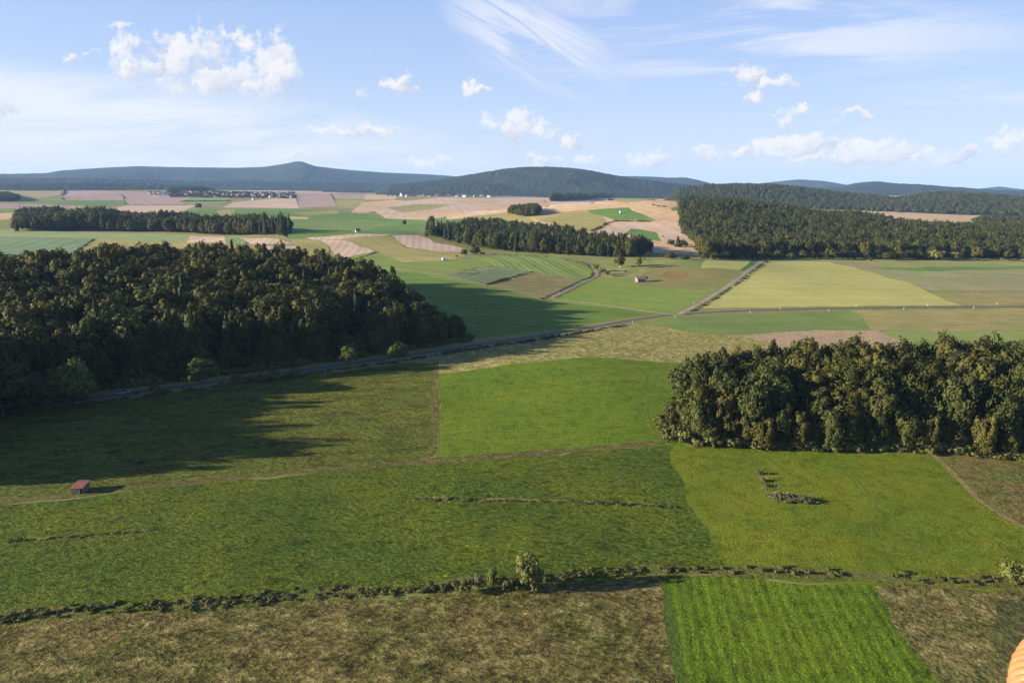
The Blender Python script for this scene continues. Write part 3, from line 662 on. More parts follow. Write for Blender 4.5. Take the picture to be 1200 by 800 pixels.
# ------------------------------------------------------------------ distant wooded ridges
def ridge(name, sky, D, W, back=.6, seed=1, amp=.3, trees=0, foot=-6, clear=None, label=None, col=None, sp=14):
    sky = np.array(sky, float)
    d = ray(sky[:, 0], sky[:, 1]); az = np.arctan2(d[:, 0], d[:, 1]); el = d[:, 2]/np.hypot(d[:, 0], d[:, 1])
    n = int(np.degrees(az[-1]-az[0])/.09); A = np.linspace(az[0], az[-1], n)
    E = np.interp(A, az, el); ker = np.hanning(13); ker /= ker.sum()
    E = np.convolve(np.pad(E, 6, 'edge'), ker, 'valid')
    fade = np.clip(np.minimum(np.arange(n), np.arange(n)[::-1])/12., 0, 1)
    s = np.concatenate([np.linspace(-1, 0, 46), np.linspace(0, 1, 16)[1:]])
    rr = np.where(s < 0, D+s*W, D+s*W*back)
    AA, RR = np.meshgrid(A, rr); SS = np.repeat(s[:, None], n, 1)
    X = RR*np.sin(AA); Y = RR*np.cos(AA)
    top = H+D*E-5
    p = .5+.5*np.cos(np.pi*np.clip(np.abs(SS), 0, 1)); p = p**.85
    val = vnoise(X, Y, W*.42, seed)+.6*vnoise(X, Y, W*.2, seed+1)+.35*vnoise(X, Y, W*.1, seed+2)
    Z = foot+(top*fade-foot)[None, :]*p*(1+amp*val*(1-p)*1.6)
    can = (vnoise(X, Y, 13, seed+3)+.5*vnoise(X, Y, 27, seed+4))*7
    Z = Z+can*np.clip(p*3, 0, 1)
    V = np.stack([X, Y, Z], -1).reshape(-1, 3); idx = np.arange(len(V)).reshape(X.shape)
    Fq = np.stack([idx[:-1, :-1], idx[:-1, 1:], idx[1:, 1:], idx[1:, :-1]], -1).reshape(-1, 4)
    cen = V[Fq].mean(1); px, py, _ = project(cen); own = np.zeros(len(Fq), int)
    if clear:
        for k, (poly, mt) in enumerate(clear): own[pip(np.stack([px, py], -1), np.array(poly, float))] = k+1
    me = mesh_np('wooded_hill', V, Fq[own == 0]); tag(link('wooded_hill', me, col), kind='structure')
    if clear:
        for k, (poly, mt) in enumerate(clear):
            T = Fq[own == k+1]
            if len(T): tag(link('hill_field', mesh_np('hill_field', V, T), mt), kind='structure')
    if trees:
        P = []; S = []; I = []; r = np.random.default_rng(seed)
        m = (own == 0) & (s[np.repeat(np.arange(len(s)-1), n-1)] < .12) & (cen[:, 2] > 2)
        a = cen[m]; ar = (RR[:-1, :-1]*np.radians(.09)*np.diff(rr)[:, None]).reshape(-1)[m]
        k = r.poisson(ar/sp**2)
        a = np.repeat(a, k, 0); a[:, :2] += r.uniform(-6, 6, (len(a), 2))
        print('ridge trees', len(a))
        hh = r.uniform(12, 19, len(a)); con = r.uniform(size=len(a)) < .2
        P = np.column_stack([a[:, 0], a[:, 1], a[:, 2]+hh*.2]); S = np.column_stack([np.where(con, 4.4, 7.2), np.where(con, 4.4, 7.2), hh*.5])
        I = np.where(con, 6+r.integers(0, 3, len(a)), r.integers(0, 6, len(a)))
        gn_scatter('distant_forest', P, S, r.uniform(0, 6.28, len(a)), I, SRC, label, 'forest')
def forest_mat(name, c1, c2):
    g = N(name); co = g.n('ShaderNodeTexCoord').outputs['Object']
    v = g.n('ShaderNodeTexVoronoi', ins={'Vector': co, 'Scale': 1/13.}).outputs
    n = g.noise(co, 1/160., 4, .6); n2 = g.noise(co, 1/30., 4)
    col = g.mix(g.ramp(n, .4, .6), c1, c2)
    k = g.math('ADD', g.math('MULTIPLY', n2, .8), .6); col = g.mix(1., col, g.n('ShaderNodeCombineColor', ins={0: k, 1: k, 2: k}).outputs[0], 'MULTIPLY')
    bp = g.n('ShaderNodeBump', ins={'Strength': .9, 'Distance': 9., 'Height': g.math('SUBTRACT', 1., v['Distance'])})
    b = g.n('ShaderNodeBsdfPrincipled', ins={'Base Color': col, 'Roughness': .95, 'Specular IOR Level': .1, 'Normal': bp.outputs[0]})
    g.n('ShaderNodeOutputMaterial', ins={0: b.outputs[0]}); return g.m
fm = forest_mat('forest_canopy', (.014, .025, .014), (.026, .036, .018))
fmc = forest_mat('forest_canopy_dark', (.012, .022, .013), (.02, .03, .016))
ridge('a', [(-260, 206), (-100, 204), (0, 203.5), (55, 202.5), (70, 199.5), (110, 197), (160, 194.5), (200, 195.5), (270, 196.5), (310, 195.5), (332, 192), (345, 189.5), (351, 188.6), (358, 190.5), (368, 194.5), (385, 196.5), (410, 199), (450, 202), (500, 204), (530, 206), (560, 211), (620, 218)], 9500, 2600, seed=21, amp=.7, col=fm)
ridge('b', [(-260, 211), (0, 209), (60, 208), (120, 208.5), (200, 211), (300, 212.5), (420, 214), (520, 216), (560, 219)], 6600, 700, seed=25, amp=.2, col=fmc)
ridge('b2', [(-260, 217), (0, 215), (90, 213.5), (160, 214), (230, 217), (262, 220.5)], 5100, 500, seed=29, amp=.2, col=fmc)
ridge('e', [(690, 208), (720, 206), (760, 206.5), (790, 208), (803, 207.5), (820, 211), (840, 216.5), (870, 219)], 8200, 1700, seed=41, col=fm)
ridge('f', [(860, 219), (900, 213.5), (935, 210), (965, 211.5), (990, 216), (1040, 219), (1080, 220)], 9800, 1800, seed=45, col=fm)
ridge('g', [(1110, 224), (1140, 221.5), (1160, 219.5), (1173, 218), (1188, 220.5), (1215, 223), (1300, 222), (1400, 226)], 11500, 1800, seed=47, col=fm)
ridge('h', [(940, 221), (985, 218), (1005, 213.5), (1028, 212), (1050, 214.5), (1080, 215.5), (1110, 218), (1140, 220), (1170, 222.5), (1250, 222), (1450, 226)], 6800, 1700, seed=49, col=fm)
ridge('c', [(440, 216), (480, 213.5), (515, 210), (535, 206.5), (560, 202.5), (590, 197.5), (612, 195.3), (640, 194.8), (665, 196), (690, 199), (715, 204), (740, 208.5), (780, 213), (820, 217.5), (860, 220)], 5400, 1500, seed=33, amp=1.0, trees=0, col=fm, label='dark forest covering the broad hill behind the village')
ridge('d', [(780, 222), (830, 218), (865, 216.5), (900, 217), (930, 219.5), (960, 223), (1000, 228), (1040, 229), (1085, 227), (1120, 226), (1160, 229), (1200, 232), (1300, 236), (1450, 240)], 3100, 800, seed=37, amp=.3, trees=1, sp=12, col=fm, label='mixed forest on the ridge beyond the hillside wood',
      clear=[([(1010, 229), (1040, 226.5), (1085, 223), (1095, 227), (1050, 234)], m_tan)])

# ------------------------------------------------------------------ single trees and shrubs
def shrub(px, py, hpx, wpx, meshes, label, cat='bush', name='shrub', group=None, low=0.0, sink=.1, trunk=True):
    g = gp(px, py); dist = (g-Vector((0, 0, H))).length; dep = math.asin((H-g.z)/dist)
    h = hpx*dist/FPX/max(.5, math.cos(dep)); w = wpx*dist/FPX/2
    e = bpy.data.objects.new(name, None); COL.objects.link(e); e.location = (g.x, g.y, g.z-sink); e.rotation_euler.z = random.uniform(0, 6)
    tag(e, label, cat, group)
    t = link('stem', random.choice(TK), bark, e); t.scale = (h*.8, h*.8, h*.9)
    c = link('foliage', random.choice(meshes), None, e); zb = h*low; c.scale = (w, w, (h-zb)/1.8); c.location = (0, 0, zb+(h-zb)*.5)
    return e
def tree_px(px, py, hpx, wpx, label, group=None, kind='broad', low=.14, meshes=None):
    g = gp(px, py); dist = (g-Vector((0, 0, H))).length; dep = math.asin(max(0, H-g.z)/dist)
    h = hpx*dist/FPX/math.cos(dep); w = wpx*dist/FPX/2
    return make_tree(g.x, g.y, h, w, kind, label, group, low=low, crown=(random.choice(meshes) if meshes else None))
tree_px(88, 477, 46, 46, 'large round roadside tree with a yellow green sunlit top', low=.06, meshes=CM)
tree_px(4, 487, 56, 66, 'large dark roadside tree cut by the left edge of the photo', low=.05)
tree_px(48, 482, 36, 44, 'dark low roadside tree left of the large round roadside tree', low=.05)
tree_px(240, 460, 38, 34, 'roadside tree with bare lower trunk and golden sunlit crown', low=.3, meshes=CM)
tree_px(411, 434, 28, 22, 'thin roadside tree with loose crown before the shaded wood', low=.3, meshes=CM)
tree_px(467, 426, 25, 26, 'green roadside tree near the end of the shaded wood', low=.22, meshes=CM)
for px, py, h, w in [(183, 462, 13, 12), (280, 449, 10, 18), (300, 447, 11, 18), (318, 446, 12, 22), (345, 441, 9, 14), (365, 439, 7, 10), (160, 463, 6, 9)]:
    shrub(px, py, h, w, CH, 'dark bush along the shaded roadside below the wood', group='bushes along the shaded road')
shrub(548, 398, 10, 14, CH, 'small dark bush at the right foot of the shaded wood')
shrub(726, 313, 15, 12, CR, 'dense dark rounded tree standing alone in the valley meadow', 'tree', 'broadleaf_tree', low=.05)
shrub(748, 314, 14, 9, CW, 'loose light tree on the slope above the small barn', 'tree', 'broadleaf_tree', low=.05)
shrub(732.5, 319.5, 3, 6, CH, 'tiny dark bush below the two lone meadow trees')
shrub(755, 305, 3, 5, CH, 'tiny dark bush right above the loose light tree')
for px, py, h, w in [(698, 318, 9, 9), (705, 322, 10, 10), (711, 324, 7, 9)]:
    shrub(px, py, h, w, CH, 'grey green bush in the clump at the bend of the lane', group='bushes at the bend of the lane')
shrub(785, 303.5, 7, 14, CR, 'wide dark bush at the end of the valley wood', low=0)
shrub(803, 304, 5, 9, CR, 'small dark bush just left of the hillside wood', low=0)
shrub(544, 299, 7, 8, CR, 'round dark bush, left one of the pair before the valley wood'); shrub(557, 298, 9, 12, CR, 'round dark bush, right one of the pair before the valley wood')
shrub(535, 302, 4, 5, CH, 'tiny bush beside the white trailer')
shrub(566, 298, 3, 8, CH, 'low bush right of the round pair before the valley wood')
shrub(506, 262, 9, 8, CR, 'round dark tree alone at the edge of the pale fields', 'tree', 'broadleaf_tree', low=.1)
shrub(474, 264, 6, 5, CR, 'small tree alone on the green plain', 'tree', 'broadleaf_tree', low=.1)
shrub(233, 244, 5, 7, CR, 'round tree alone on the left plain below the village', 'tree', 'broadleaf_tree', low=0)
shrub(256, 259, 4, 12, CR, 'low tree showing above the long dark belt', 'tree', 'broadleaf_tree')
shrub(733, 277, 5, 7, CH, 'bush at the left corner of the small green field')
shrub(794, 289, 11, 9, CC, 'narrow spruce rising from the bushes below the orange field', 'tree', 'spruce_tree')
for px, py, h, w in [(786, 287, 6, 10), (800, 289, 7, 12)]: shrub(px, py, h, w, CR, 'bush at the foot of the narrow spruce', group='bushes round the spruce')
for px, py, h, w in [(766, 241.5, 3, 4), (771, 242, 2.2, 5), (778, 242.6, 2, 6)]: shrub(px, py, h, w, CH, 'bush in the small row on the pale crest field', group='row of bushes on the crest')
shrub(799, 240.5, 3, 4, CH, 'single bush beside the crest field near the hillside wood')
shrub(777, 278, 2.5, 3.5, CH, 'tiny bush between the green field and the orange field')
for k, px in enumerate(np.arange(826, 1105, 12.5)):
    if px in (): continue
    g = shrub(px+random.uniform(-3, 3), 304+random.uniform(-.5, .4), random.uniform(7, 11), random.uniform(9, 15), CR, 'rounded bush along the front edge of the hillside wood', group='bushes along the hillside wood')
shrub(1120, 305, 9, 12, CW, 'pale green bush standing before the hillside wood'); shrub(1097, 305, 11, 16, CW, 'broad light green bush left of the pale bush')
shrub(1019, 306.5, 3, 6, CH, 'small bush alone in the field below the hillside wood')
for k in range(9): shrub(1145+k*7+random.uniform(-2, 2), 305.5+random.uniform(-.4, .4), random.uniform(2, 3.4), 6, CH, 'low bush in the line beyond the pale bush', group='low bushes beyond the pale bush')
wl = shrub(620, 689, 36, 33, CW, 'tall yellow green willow bush in the ditch with a long shadow')
shrub(576, 691, 25, 13, CW, 'slim yellow green bush left of the tall willow bush')
shrub(561, 690, 19, 13, [CG], 'leafless grey brown bush in the ditch left of the slim bush')
shrub(592, 692, 15, 16, CH, 'low dark bush between the slim bush and the tall willow bush')
shrub(606, 692, 13, 13, CH, 'small dark bush touching the left side of the willow bush')
shrub(545, 694, 12, 18, CH, 'low dark bush at the dry bank left of the leafless bush')
shrub(1187, 682, 19, 26, CW, 'round yellow green bush on the ditch at the right edge')

# hedge growth along the ditch, lanes and field edges: nobody could count it
def growth(name, line, n, hr, wr, lat, label, seed, src, dens=None):
    r = np.random.default_rng(seed); L = np.concatenate([[0], np.cumsum(np.linalg.norm(np.diff(line, axis=0), axis=1))])
    s = np.sort(r.uniform(0, L[-1], n))
    if dens is not None: s = s[[r.uniform() < dens(q) for q in s/L[-1]]]
    P = []; S = []
    x = np.interp(s, L, line[:, 0])+r.normal(0, lat, len(s)); y = np.interp(s, L, line[:, 1])+r.normal(0, lat, len(s))
    h = r.uniform(*hr, len(s))*(1+.5*vnoise(x, y, 12, 77)*2); w = r.uniform(*wr, len(s)); z = hgt(x, y)
    return gn_scatter(name, np.column_stack([x, y, z+h*.25]), np.column_stack([w, w, h*.6]), r.uniform(0, 6, len(s)), r.integers(0, len(src), len(s)), src, label, 'undergrowth')
HS = [next(o for o in COL.objects if o.data is m) for m in CH if any(o.data is m for o in COL.objects)]
growth('ditch_scrub', DITCH, 520, (.3, 1.0), (.35, 1.0), .8, 'low dark scrub lining the winding ditch', 5, HS, lambda q: .9 if q < .55 else .45)
growth('hedge', offset_line(LANE, -3.4), 130, (.6, 1.3), (1., 1.8), .4, 'low dark hedge along the straight lane', 6, HS)
growth('hedge', offset_line(LANE2, 2.6), 60, (.6, 1.3), (1., 1.8), .4, 'low hedge along the bending lane', 7, HS)
growth('hedge', line_px([(569, 334), (595, 326), (624, 318.5)], 1), 90, (.8, 1.3), (1., 1.7), .4, 'dark hedge line between the two rhombic fields', 8, HS)
growth('hedge', line_px([(486, 584), (560, 586), (640, 587), (720, 590), (796, 594)]), 150, (.15, .5), (.25, .7), .3, 'thin dark line of tufts across the near meadow', 9, HS)
growth('hedge', line_px([(88, 296), (111, 280)]), 40, (1, 2), (1.5, 2.5), .4, 'dark hedge between the beet field and the olive field', 10, HS)
growth('hedge', line_px([(0, 634), (80, 629), (150, 624), (190, 620)]), 60, (.15, .4), (.25, .6), .3, 'thin line of tufts at the left of the near meadow', 19, HS)
growth('roadside_scrub', offset_line(ROAD, -6.5)[:len(ROAD)//2], 260, (.4, 1.5), (.6, 1.6), .8, 'low scrub along the shaded road verge', 11, HS)
growth('hedge', line_px([(692, 271), (705, 266), (716, 259), (740, 259.5), (768, 260)]), 120, (1, 3), (1.5, 3), 1.2, 'dark scrub in the hollow between the crest fields', 12, HS)
growth('hedge', line_px([(555, 297), (600, 299), (640, 301)]), 30, (.6, 1.4), (1., 1.8), .5, 'low scrub on the valley floor', 13, HS)
growth('hedge', line_px([(397, 309), (420, 303), (441, 295.5)]), 60, (.5, 1.), (.8, 1.5), .3, 'dark edge of scrub under the pink field', 14, HS)
growth('hedge', line_px([(222, 240), (140, 240), (100, 243)]), 60, (1, 2.), (1.8, 3.5), 1.3, 'scrub line on the far left plain', 15, HS)
growth('hedge', line_px([(213, 236.5), (235, 236), (268, 235.5)]), 160, (3, 5), (4, 7), 3, 'dark hedge belt below the far village', 18, HS)

growth('undergrowth', np.concatenate([wpoly([(785, 512), (830, 520), (900, 521), (960, 523), (1090, 526), (1200, 535), (1300, 545)])]), 420, (2., 4.5), (1.6, 3.), 1.2, 'bushy undergrowth along the meadow edge of the right grove', 21, HS)
growth('undergrowth', wpoly([(552, 397), (470, 409), (400, 420), (300, 433), (200, 445), (100, 457), (20, 469)]), 420, (2., 4.5), (1.6, 3.), 1.5, 'bushy undergrowth at the foot of the shaded wood', 22, HS)

# ------------------------------------------------------------------ brush pile in the meadow
def brush_pile():
    r = random.Random(4); a = gp(905, 583); b = gp(950, 588); c = gp(890, 556)
    e = bpy.data.objects.new('brush_pile', None); COL.objects.link(e); o = gp(918, 580); e.location = o
    tag(e, 'heap of cut branches and grey weeds lying in the right meadow', 'brush pile')
    bm = bmesh.new()
    for k in range(70):
        t = r.random(); p = a.lerp(b, t)-o if r.random() < .8 else c.lerp(a, t*.9)-o
        p = p+Vector((r.uniform(-2.0, 2.0), r.uniform(-1.8, 1.8), 0)); p.z = float(hgt(p.x+o.x, p.y+o.y))-o.z+r.uniform(0, .7)
        d = Vector((r.uniform(-1, 1), r.uniform(-.7, .7), r.uniform(-.1, .8))).normalized()*r.uniform(.7, 2.2)
        tube(bm, [p, p+d*.5+Vector((0, 0, .08)), p+d], [.06, .045, .012], 5)
    link('branches', bm_mesh('branches', bm), plain('dead_wood', (.15, .13, .095), .9, 3), e)
    k = 0
    for (t, lat, w, h, me, q) in [(0, 0, 2.0, 1.0, CG, 0), (.22, .5, 2.2, 1.3, CH[0], 0), (.45, .2, 2.4, 1.4, CG, 0), (.65, -.2, 2.3, 1.3, CH[1], 0), (.85, .1, 2.0, 1.2, CH[2], 0), (.3, -1.2, 1.6, .8, CH[1], 0), (1.0, 0, 1.6, 1.3, CH[2], 0), (.0, .2, 1.4, 1.5, CG, 1), (.3, 0, 1.2, 1.1, CG, 1), (.55, .4, 1.1, .8, CH[0], 1)]:
        p = (a.lerp(b, t) if not q else c.lerp(a, t))-o; p.y += lat
        f = link('weeds', me, None, e); f.scale = (w, w*.8, h*.6); p.z = float(hgt(p.x+o.x, p.y+o.y))-o.z+h*.35; f.location = p; f.rotation_euler.z = k; k += 1
brush_pile()

# ------------------------------------------------------------------ hut, barn, houses
def box(bm, x0, x1, y0, y1, z0, z1):
    vs = [bm.verts.new(p) for p in [(x0, y0, z0), (x1, y0, z0), (x1, y1, z0), (x0, y1, z0), (x0, y0, z1), (x1, y0, z1), (x1, y1, z1), (x0, y1, z1)]]
    for f in [(0, 3, 2, 1), (4, 5, 6, 7), (0, 1, 5, 4), (1, 2, 6, 5), (2, 3, 7, 6), (3, 0, 4, 7)]: bm.faces.new([vs[i] for i in f])
def part(name, fn, mat, parent):
    bm = bmesh.new(); fn(bm); return link(name, bm_mesh(name, bm, False), mat, parent)
def hut():
    g = gp(95, 575); e = bpy.data.objects.new('field_shelter', None); COL.objects.link(e); e.location = g; e.rotation_euler.z = R(4)
    tag(e, 'small grey wooden shelter with a flat rust red roof beside the track', 'hut')
    wood_ = plain('weathered_boards', (.12, .11, .10), .9, 2); rr = plain('rusty_sheet', (.20, .06, .042), .7, 1.4, .4)
    W, Dp = 3.3, 4.6
    part('back_wall', lambda b: box(b, -W/2, W/2, Dp/2-.08, Dp/2, -.3, 2.1), wood_, e)
    part('side_wall', lambda b: box(b, -W/2, -W/2+.08, -Dp/2, Dp/2-.083, -.3, 2.05), wood_, e)
    part('side_wall', lambda b: box(b, W/2-.08, W/2, -Dp/2, Dp/2-.083, -.3, 2.05), wood_, e)
    part('front_wall', lambda b: box(b, -W/2+.083, W*.22, -Dp/2, -Dp/2+.08, -.3, 1.9), wood_, e)
    part('door_post', lambda b: box(b, W*.22+.003, W*.22+.15, -Dp/2, -Dp/2+.14, -.3, 1.95), plain('pale_post', (.3, .27, .23)), e)
    def roof(b):
        vs = [b.verts.new(p) for p in [(-W/2-.3, -Dp/2-.35, 1.93), (W/2+.3, -Dp/2-.35, 1.93), (W/2+.3, Dp/2+.3, 2.6), (-W/2-.3, Dp/2+.3, 2.6)]]
        up = [b.verts.new(v.co+Vector((0, 0, .1))) for v in vs]
        b.faces.new(vs[::-1]); b.faces.new(up)
        for i in range(4): b.faces.new((vs[i], vs[(i+1) % 4], up[(i+1) % 4], up[i]))
    part('roof', roof, rr, e); e.scale = (.7,)*3
    def edge(b): box(b, W/2+.303, W/2+.35, -Dp/2-.35, Dp/2+.3, 2.02, 2.6)
hut()
def gable(bm, W, Dp, hw, hr):
    v = [bm.verts.new(p) for p in [(-W/2, -Dp/2, -1), (W/2, -Dp/2, -1), (W/2, Dp/2, -1), (-W/2, Dp/2, -1), (-W/2, -Dp/2, hw), (W/2, -Dp/2, hw), (W/2, Dp/2, hw), (-W/2, Dp/2, hw), (-W/2, 0, hr-.12), (W/2, 0, hr-.12)]]
    for f in [(0, 3, 2, 1), (0, 1, 5, 4), (2, 3, 7, 6), (1, 2, 6, 9, 5), (3, 0, 4, 8, 7)]: bm.faces.new([v[i] for i in f])
def roofm(bm, W, Dp, hw, hr, o=.5, t=.22):
    k = (hr-hw)/(Dp/2)
    for s in (-1, 1):
        a = [(-W/2-o, s*(Dp/2+o), hw-k*o), (W/2+o, s*(Dp/2+o), hw-k*o), (W/2+o, 0, hr), (-W/2-o, 0, hr)]
        lo = [bm.verts.new(p) for p in a]; up = [bm.verts.new((p[0], p[1], p[2]+t)) for p in a]
        if s > 0: lo, up = lo[::-1], up[::-1]
        bm.faces.new(lo[::-1]); bm.faces.new(up)
        for i in range(4): bm.faces.new((lo[i], lo[(i+1) % 4], up[(i+1) % 4], up[i]))
def house(px, py, W, Dp, hw, hr, wall, roof, label, group, rz, name='house', cat='house', src=None, scale=1):
    g = gp(px, py)
    if src:
        e = src.copy(); COL.objects.link(e)
        for ch in list(src.children):
            c = ch.copy(); COL.objects.link(c); c.parent = e
            for s2 in list(ch.children):
                d = s2.copy(); COL.objects.link(d); d.parent = c
    else:
        e = bpy.data.objects.new(name, None); COL.objects.link(e)
        part('wall', lambda b: gable(b, W, Dp, hw, hr), wall, e)
        r = part('roof', lambda b: roofm(b, W, Dp, hw, hr), roof, e)
        part('chimney', lambda b: box(b, W*.2, W*.2+.7, -.35, .35, hr-.6, hr+.9), plain('chimney_brick', (.3, .15, .1)), r)
        for i, x in enumerate((-.3, 0, .3)):
            for s in (-1, 1):
                part('window', lambda b: box(b, W*x-.6, W*x+.6, s*(Dp/2+.015)-.012, s*(Dp/2+.015)+.012, 1.1, 2.5), plain('window_glass', (.05, .06, .08), .2), e)
        part('door', lambda b: box(b, W*.14-.5, W*.14+.5, -Dp/2-.03, -Dp/2-.005, -.2, 2.1), plain('door_wood', (.15, .08, .04)), e)
    e.location = g; e.rotation_euler.z = rz; e.scale = (scale,)*3
    tag(e, label, cat, group); return e
wwh = plain('white_render', (.62, .61, .59), .9); wcr = plain('cream_render', (.42, .36, .28), .9)
rdk = plain('dark_slate', (.06, .062, .075), .6); rrd = plain('red_tiles', (.30, .12, .08), .8); rbr = plain('brown_tiles', (.15, .09, .07), .8)
H1 = house(184, 227, 13, 9, 5, 9, wwh, rdk, 'bright white house at the left end of the far left village', None, .3)
H2 = house(300, 231.5, 12, 9, 4.6, 9, wwh, rdk, 'white house with dark roof in the far left village', 'white houses of the far left village', 1.2)
H3 = house(285, 231, 12, 9, 4.6, 9, wcr, rrd, 'cream house with red roof in the far left village', 'cream houses of the far left village', .4)
H4 = house(270, 231, 16, 10, 3.8, 8.5, wcr, rbr, 'long brown roofed farm building in the far left village', 'farm buildings of the far left village', .2)
rv = random.Random(11)
for k in range(70):
    if k < 12: px = rv.uniform(176, 212); py = 226.8+rv.uniform(0, 1.5)
    else: px = rv.uniform(214, 344); py = 227.2+(px-214)*.012+rv.uniform(-2., 3.6)
    s = rv.choices([H2, H3, H4], [4, 2, 2])[0]
    house(px, py, 0, 0, 0, 0, None, None, s['label'], s['group'], rv.uniform(0, 3.1), src=s, scale=rv.uniform(1., 1.35))
for k in range(26):
    px = rv.uniform(470, 575); py = 229.6+rv.uniform(-.8, 1.2)
    s = rv.choices([H2, H3, H4], [3, 2, 3])[0]
    lab = {H2: 'white house in the village at the foot of the broad hill', H3: 'cream red roofed house in the village at the hill foot', H4: 'brown roofed farm building in the village at the hill foot'}[s]
    house(px, py, 0, 0, 0, 0, None, None, lab, lab.replace('house', 'houses', 1).replace('building', 'buildings', 1), rv.uniform(0, 3.1), src=s, scale=rv.uniform(.9, 1.2))
for px, py, lab, sc_ in [(472, 230, 'long cream farm building left of the hill foot village', 1.9), (573, 231, 'white gabled house at the right end of the hill foot village', 1.5), (297, 234, 'white farmhouse alone below the far left village', .9), (545, 231, 'large white house in the middle of the hill foot village', 1.7),
                         (868, 219.6, 'white farmstead on the far ridge right of centre', 1.7), (889, 219.8, 'second white farmstead on the far ridge, to the right', 1.4)]:
    house(px, py, 0, 0, 0, 0, None, None, lab, None, rv.uniform(0, 3), src=H1, scale=sc_)
    if 'farmstead' in lab or True: pass
# village trees
vt = []; 
for k in range(420):
    px = rv.uniform(200, 346); py = 227.6+(px-214)*.012+rv.uniform(-3., 3.6); g = gp(px, py); vt.append(g)
for k in range(60):
    px = rv.uniform(455, 640); py = 229.8+rv.uniform(-1, .8); vt.append(gp(px, py))
gn_scatter('village_trees', [(g.x, g.y, g.z+3) for g in vt], [(rv.uniform(5, 9), 8, rv.uniform(3, 5.5)) for _ in vt], [0.]*len(vt), [rv.randrange(6) for _ in vt], SRC, 'dark garden trees between the far village houses', 'trees')
# small far woods and belts
def belt(pts, label, seed, h=16, sp=11):
    W = poly_px(pts); P = scatter(W, sp, seed=seed); r = np.random.default_rng(seed)
    if len(P) == 0: return
    hh = h*r.uniform(.8, 1.1, len(P))
    gn_scatter('woodland', np.column_stack([P, hgt(P[:, 0], P[:, 1])+hh*.5]), np.column_stack([np.full(len(P), 7.), np.full(len(P), 7.), hh*.52]), r.uniform(0, 6, len(P)), r.integers(0, 9, len(P)), SRC, label, 'woodland')
belt([(378, 225), (430, 226), (436, 224.6), (400, 223.6), (376, 224)], 'dark tree belt on the plain right of the far left village', 51)
belt([(-60, 236), (18, 236), (24, 233), (8, 229), (-60, 228)], 'dark wood cut by the left edge on the far plain', 52)
belt([(196, 225.4), (242, 224), (244, 221), (215, 222)], 'dark wood directly behind the far left village', 53)
belt([(1140, 263), (1200, 267), (1260, 268), (1260, 263), (1200, 261), (1150, 259.5)], 'dark tree belt behind the hillside wood at the right edge', 54, h=14)
belt([(745, 231), (800, 234), (830, 238), (840, 232), (800, 229), (750, 228.5)], 'belt of trees joining the crest wood and the hillside wood', 55, h=18)

# barn, trailer, bale
BN = house(750, 330, 6, 5, 2.2, 3.9, plain('old_plaster', (.2, .16, .14), .9, 1.5, .4), plain('old_tin_roof', (.24, .19, .16), .7, 1), 'small pinkish grey barn alone in the rough valley meadow', None, R(15), 'barn', 'barn')
shrub(757, 329, 6, 5, CH, 'dark bush growing against the right side of the small barn')
house(419.5, 272, 0, 0, 0, 0, None, None, 'tiny white shed on the green plain left of centre', None, .4, src=H1, scale=.45)
def trailer(px, py, s, label):
    g = gp(px, py); e = bpy.data.objects.new('trailer', None); COL.objects.link(e); e.location = g; e.scale = (s,)*3; e.rotation_euler.z = .3
    tag(e, label, 'trailer'); wh = plain('white_panel', (.8, .8, .8), .5); dk = plain('rubber', (.03, .03, .03))
    def body(b):
        pr = [(-2.2, .6), (2.2, .6), (2.35, 1.2), (2.1, 2.5), (-1.9, 2.6), (-2.3, 1.3)]
        l = [b.verts.new((x, -1.05, z)) for x, z in pr]; r2 = [b.verts.new((x, 1.05, z)) for x, z in pr]
        b.faces.new(l); b.faces.new(r2[::-1])
        for i in range(6): b.faces.new((l[i], r2[i], r2[(i+1) % 6], l[(i+1) % 6]))
    part('body', body, wh, e)
    for s_ in (-1, 1):
        def wheel(b, s_=s_): tube(b, [(0, s_*1.07-.1*s_, .35), (0, s_*1.07+.1*s_, .35)], [.35, .35], 14)
        part('wheel', wheel, dk, e)
        part('window', lambda b, s_=s_: box(b, -.9, .7, s_*1.06-.01, s_*1.06+.01, 1.5, 2.1), plain('dark_pane', (.03, .035, .04), .15), e)
    part('drawbar', lambda b: box(b, 2.3, 3.4, -.06, .06, .55, .68), dk, e)
    return e
trailer(521, 305.5, 1.0, 'white trailer parked by a bush at the pale field edge')
trailer(728, 250, 1.3, 'bright white trailer in the dark green field on the slope')

# roadside marker posts
pm = bmesh.new(); box(pm, -.09, .09, -.06, .06, -.1, .72); box(pm, -.09, .09, -.06, .06, .93, 1.05)
bm2 = bmesh.new(); box(bm2, -.092, .092, -.062, .062, .722, .928)
PM = bm_mesh('post', pm, False); BM = bm_mesh('band', bm2, False); pw = plain('post_white', (.85, .85, .82), .5); pk = plain('post_black', (.02, .02, .02), .5)
for px, py, lab in [(879, 366.5, None), (914, 361.6, None), (971, 364.5, None), (1003, 359.2, None), (1059, 362.6, None), (1087, 357.9, None), (1141, 361, None), (1168, 357, None), (741, 378.2, None), (791, 371.5, None), (672, 383, None), (640, 389, None), (813, 355.5, 'white marker post beside the straight lane just above the junction')]:
    g = gp(px, py); e = bpy.data.objects.new('marker_post', None); COL.objects.link(e); e.location = g; e.scale = (1.15,)*3
    link('post', PM, pw, e); link('band', BM, pk, e)
    tag(e, lab or 'white marker post along the main road', 'road post', None if lab else 'marker posts along the main road')

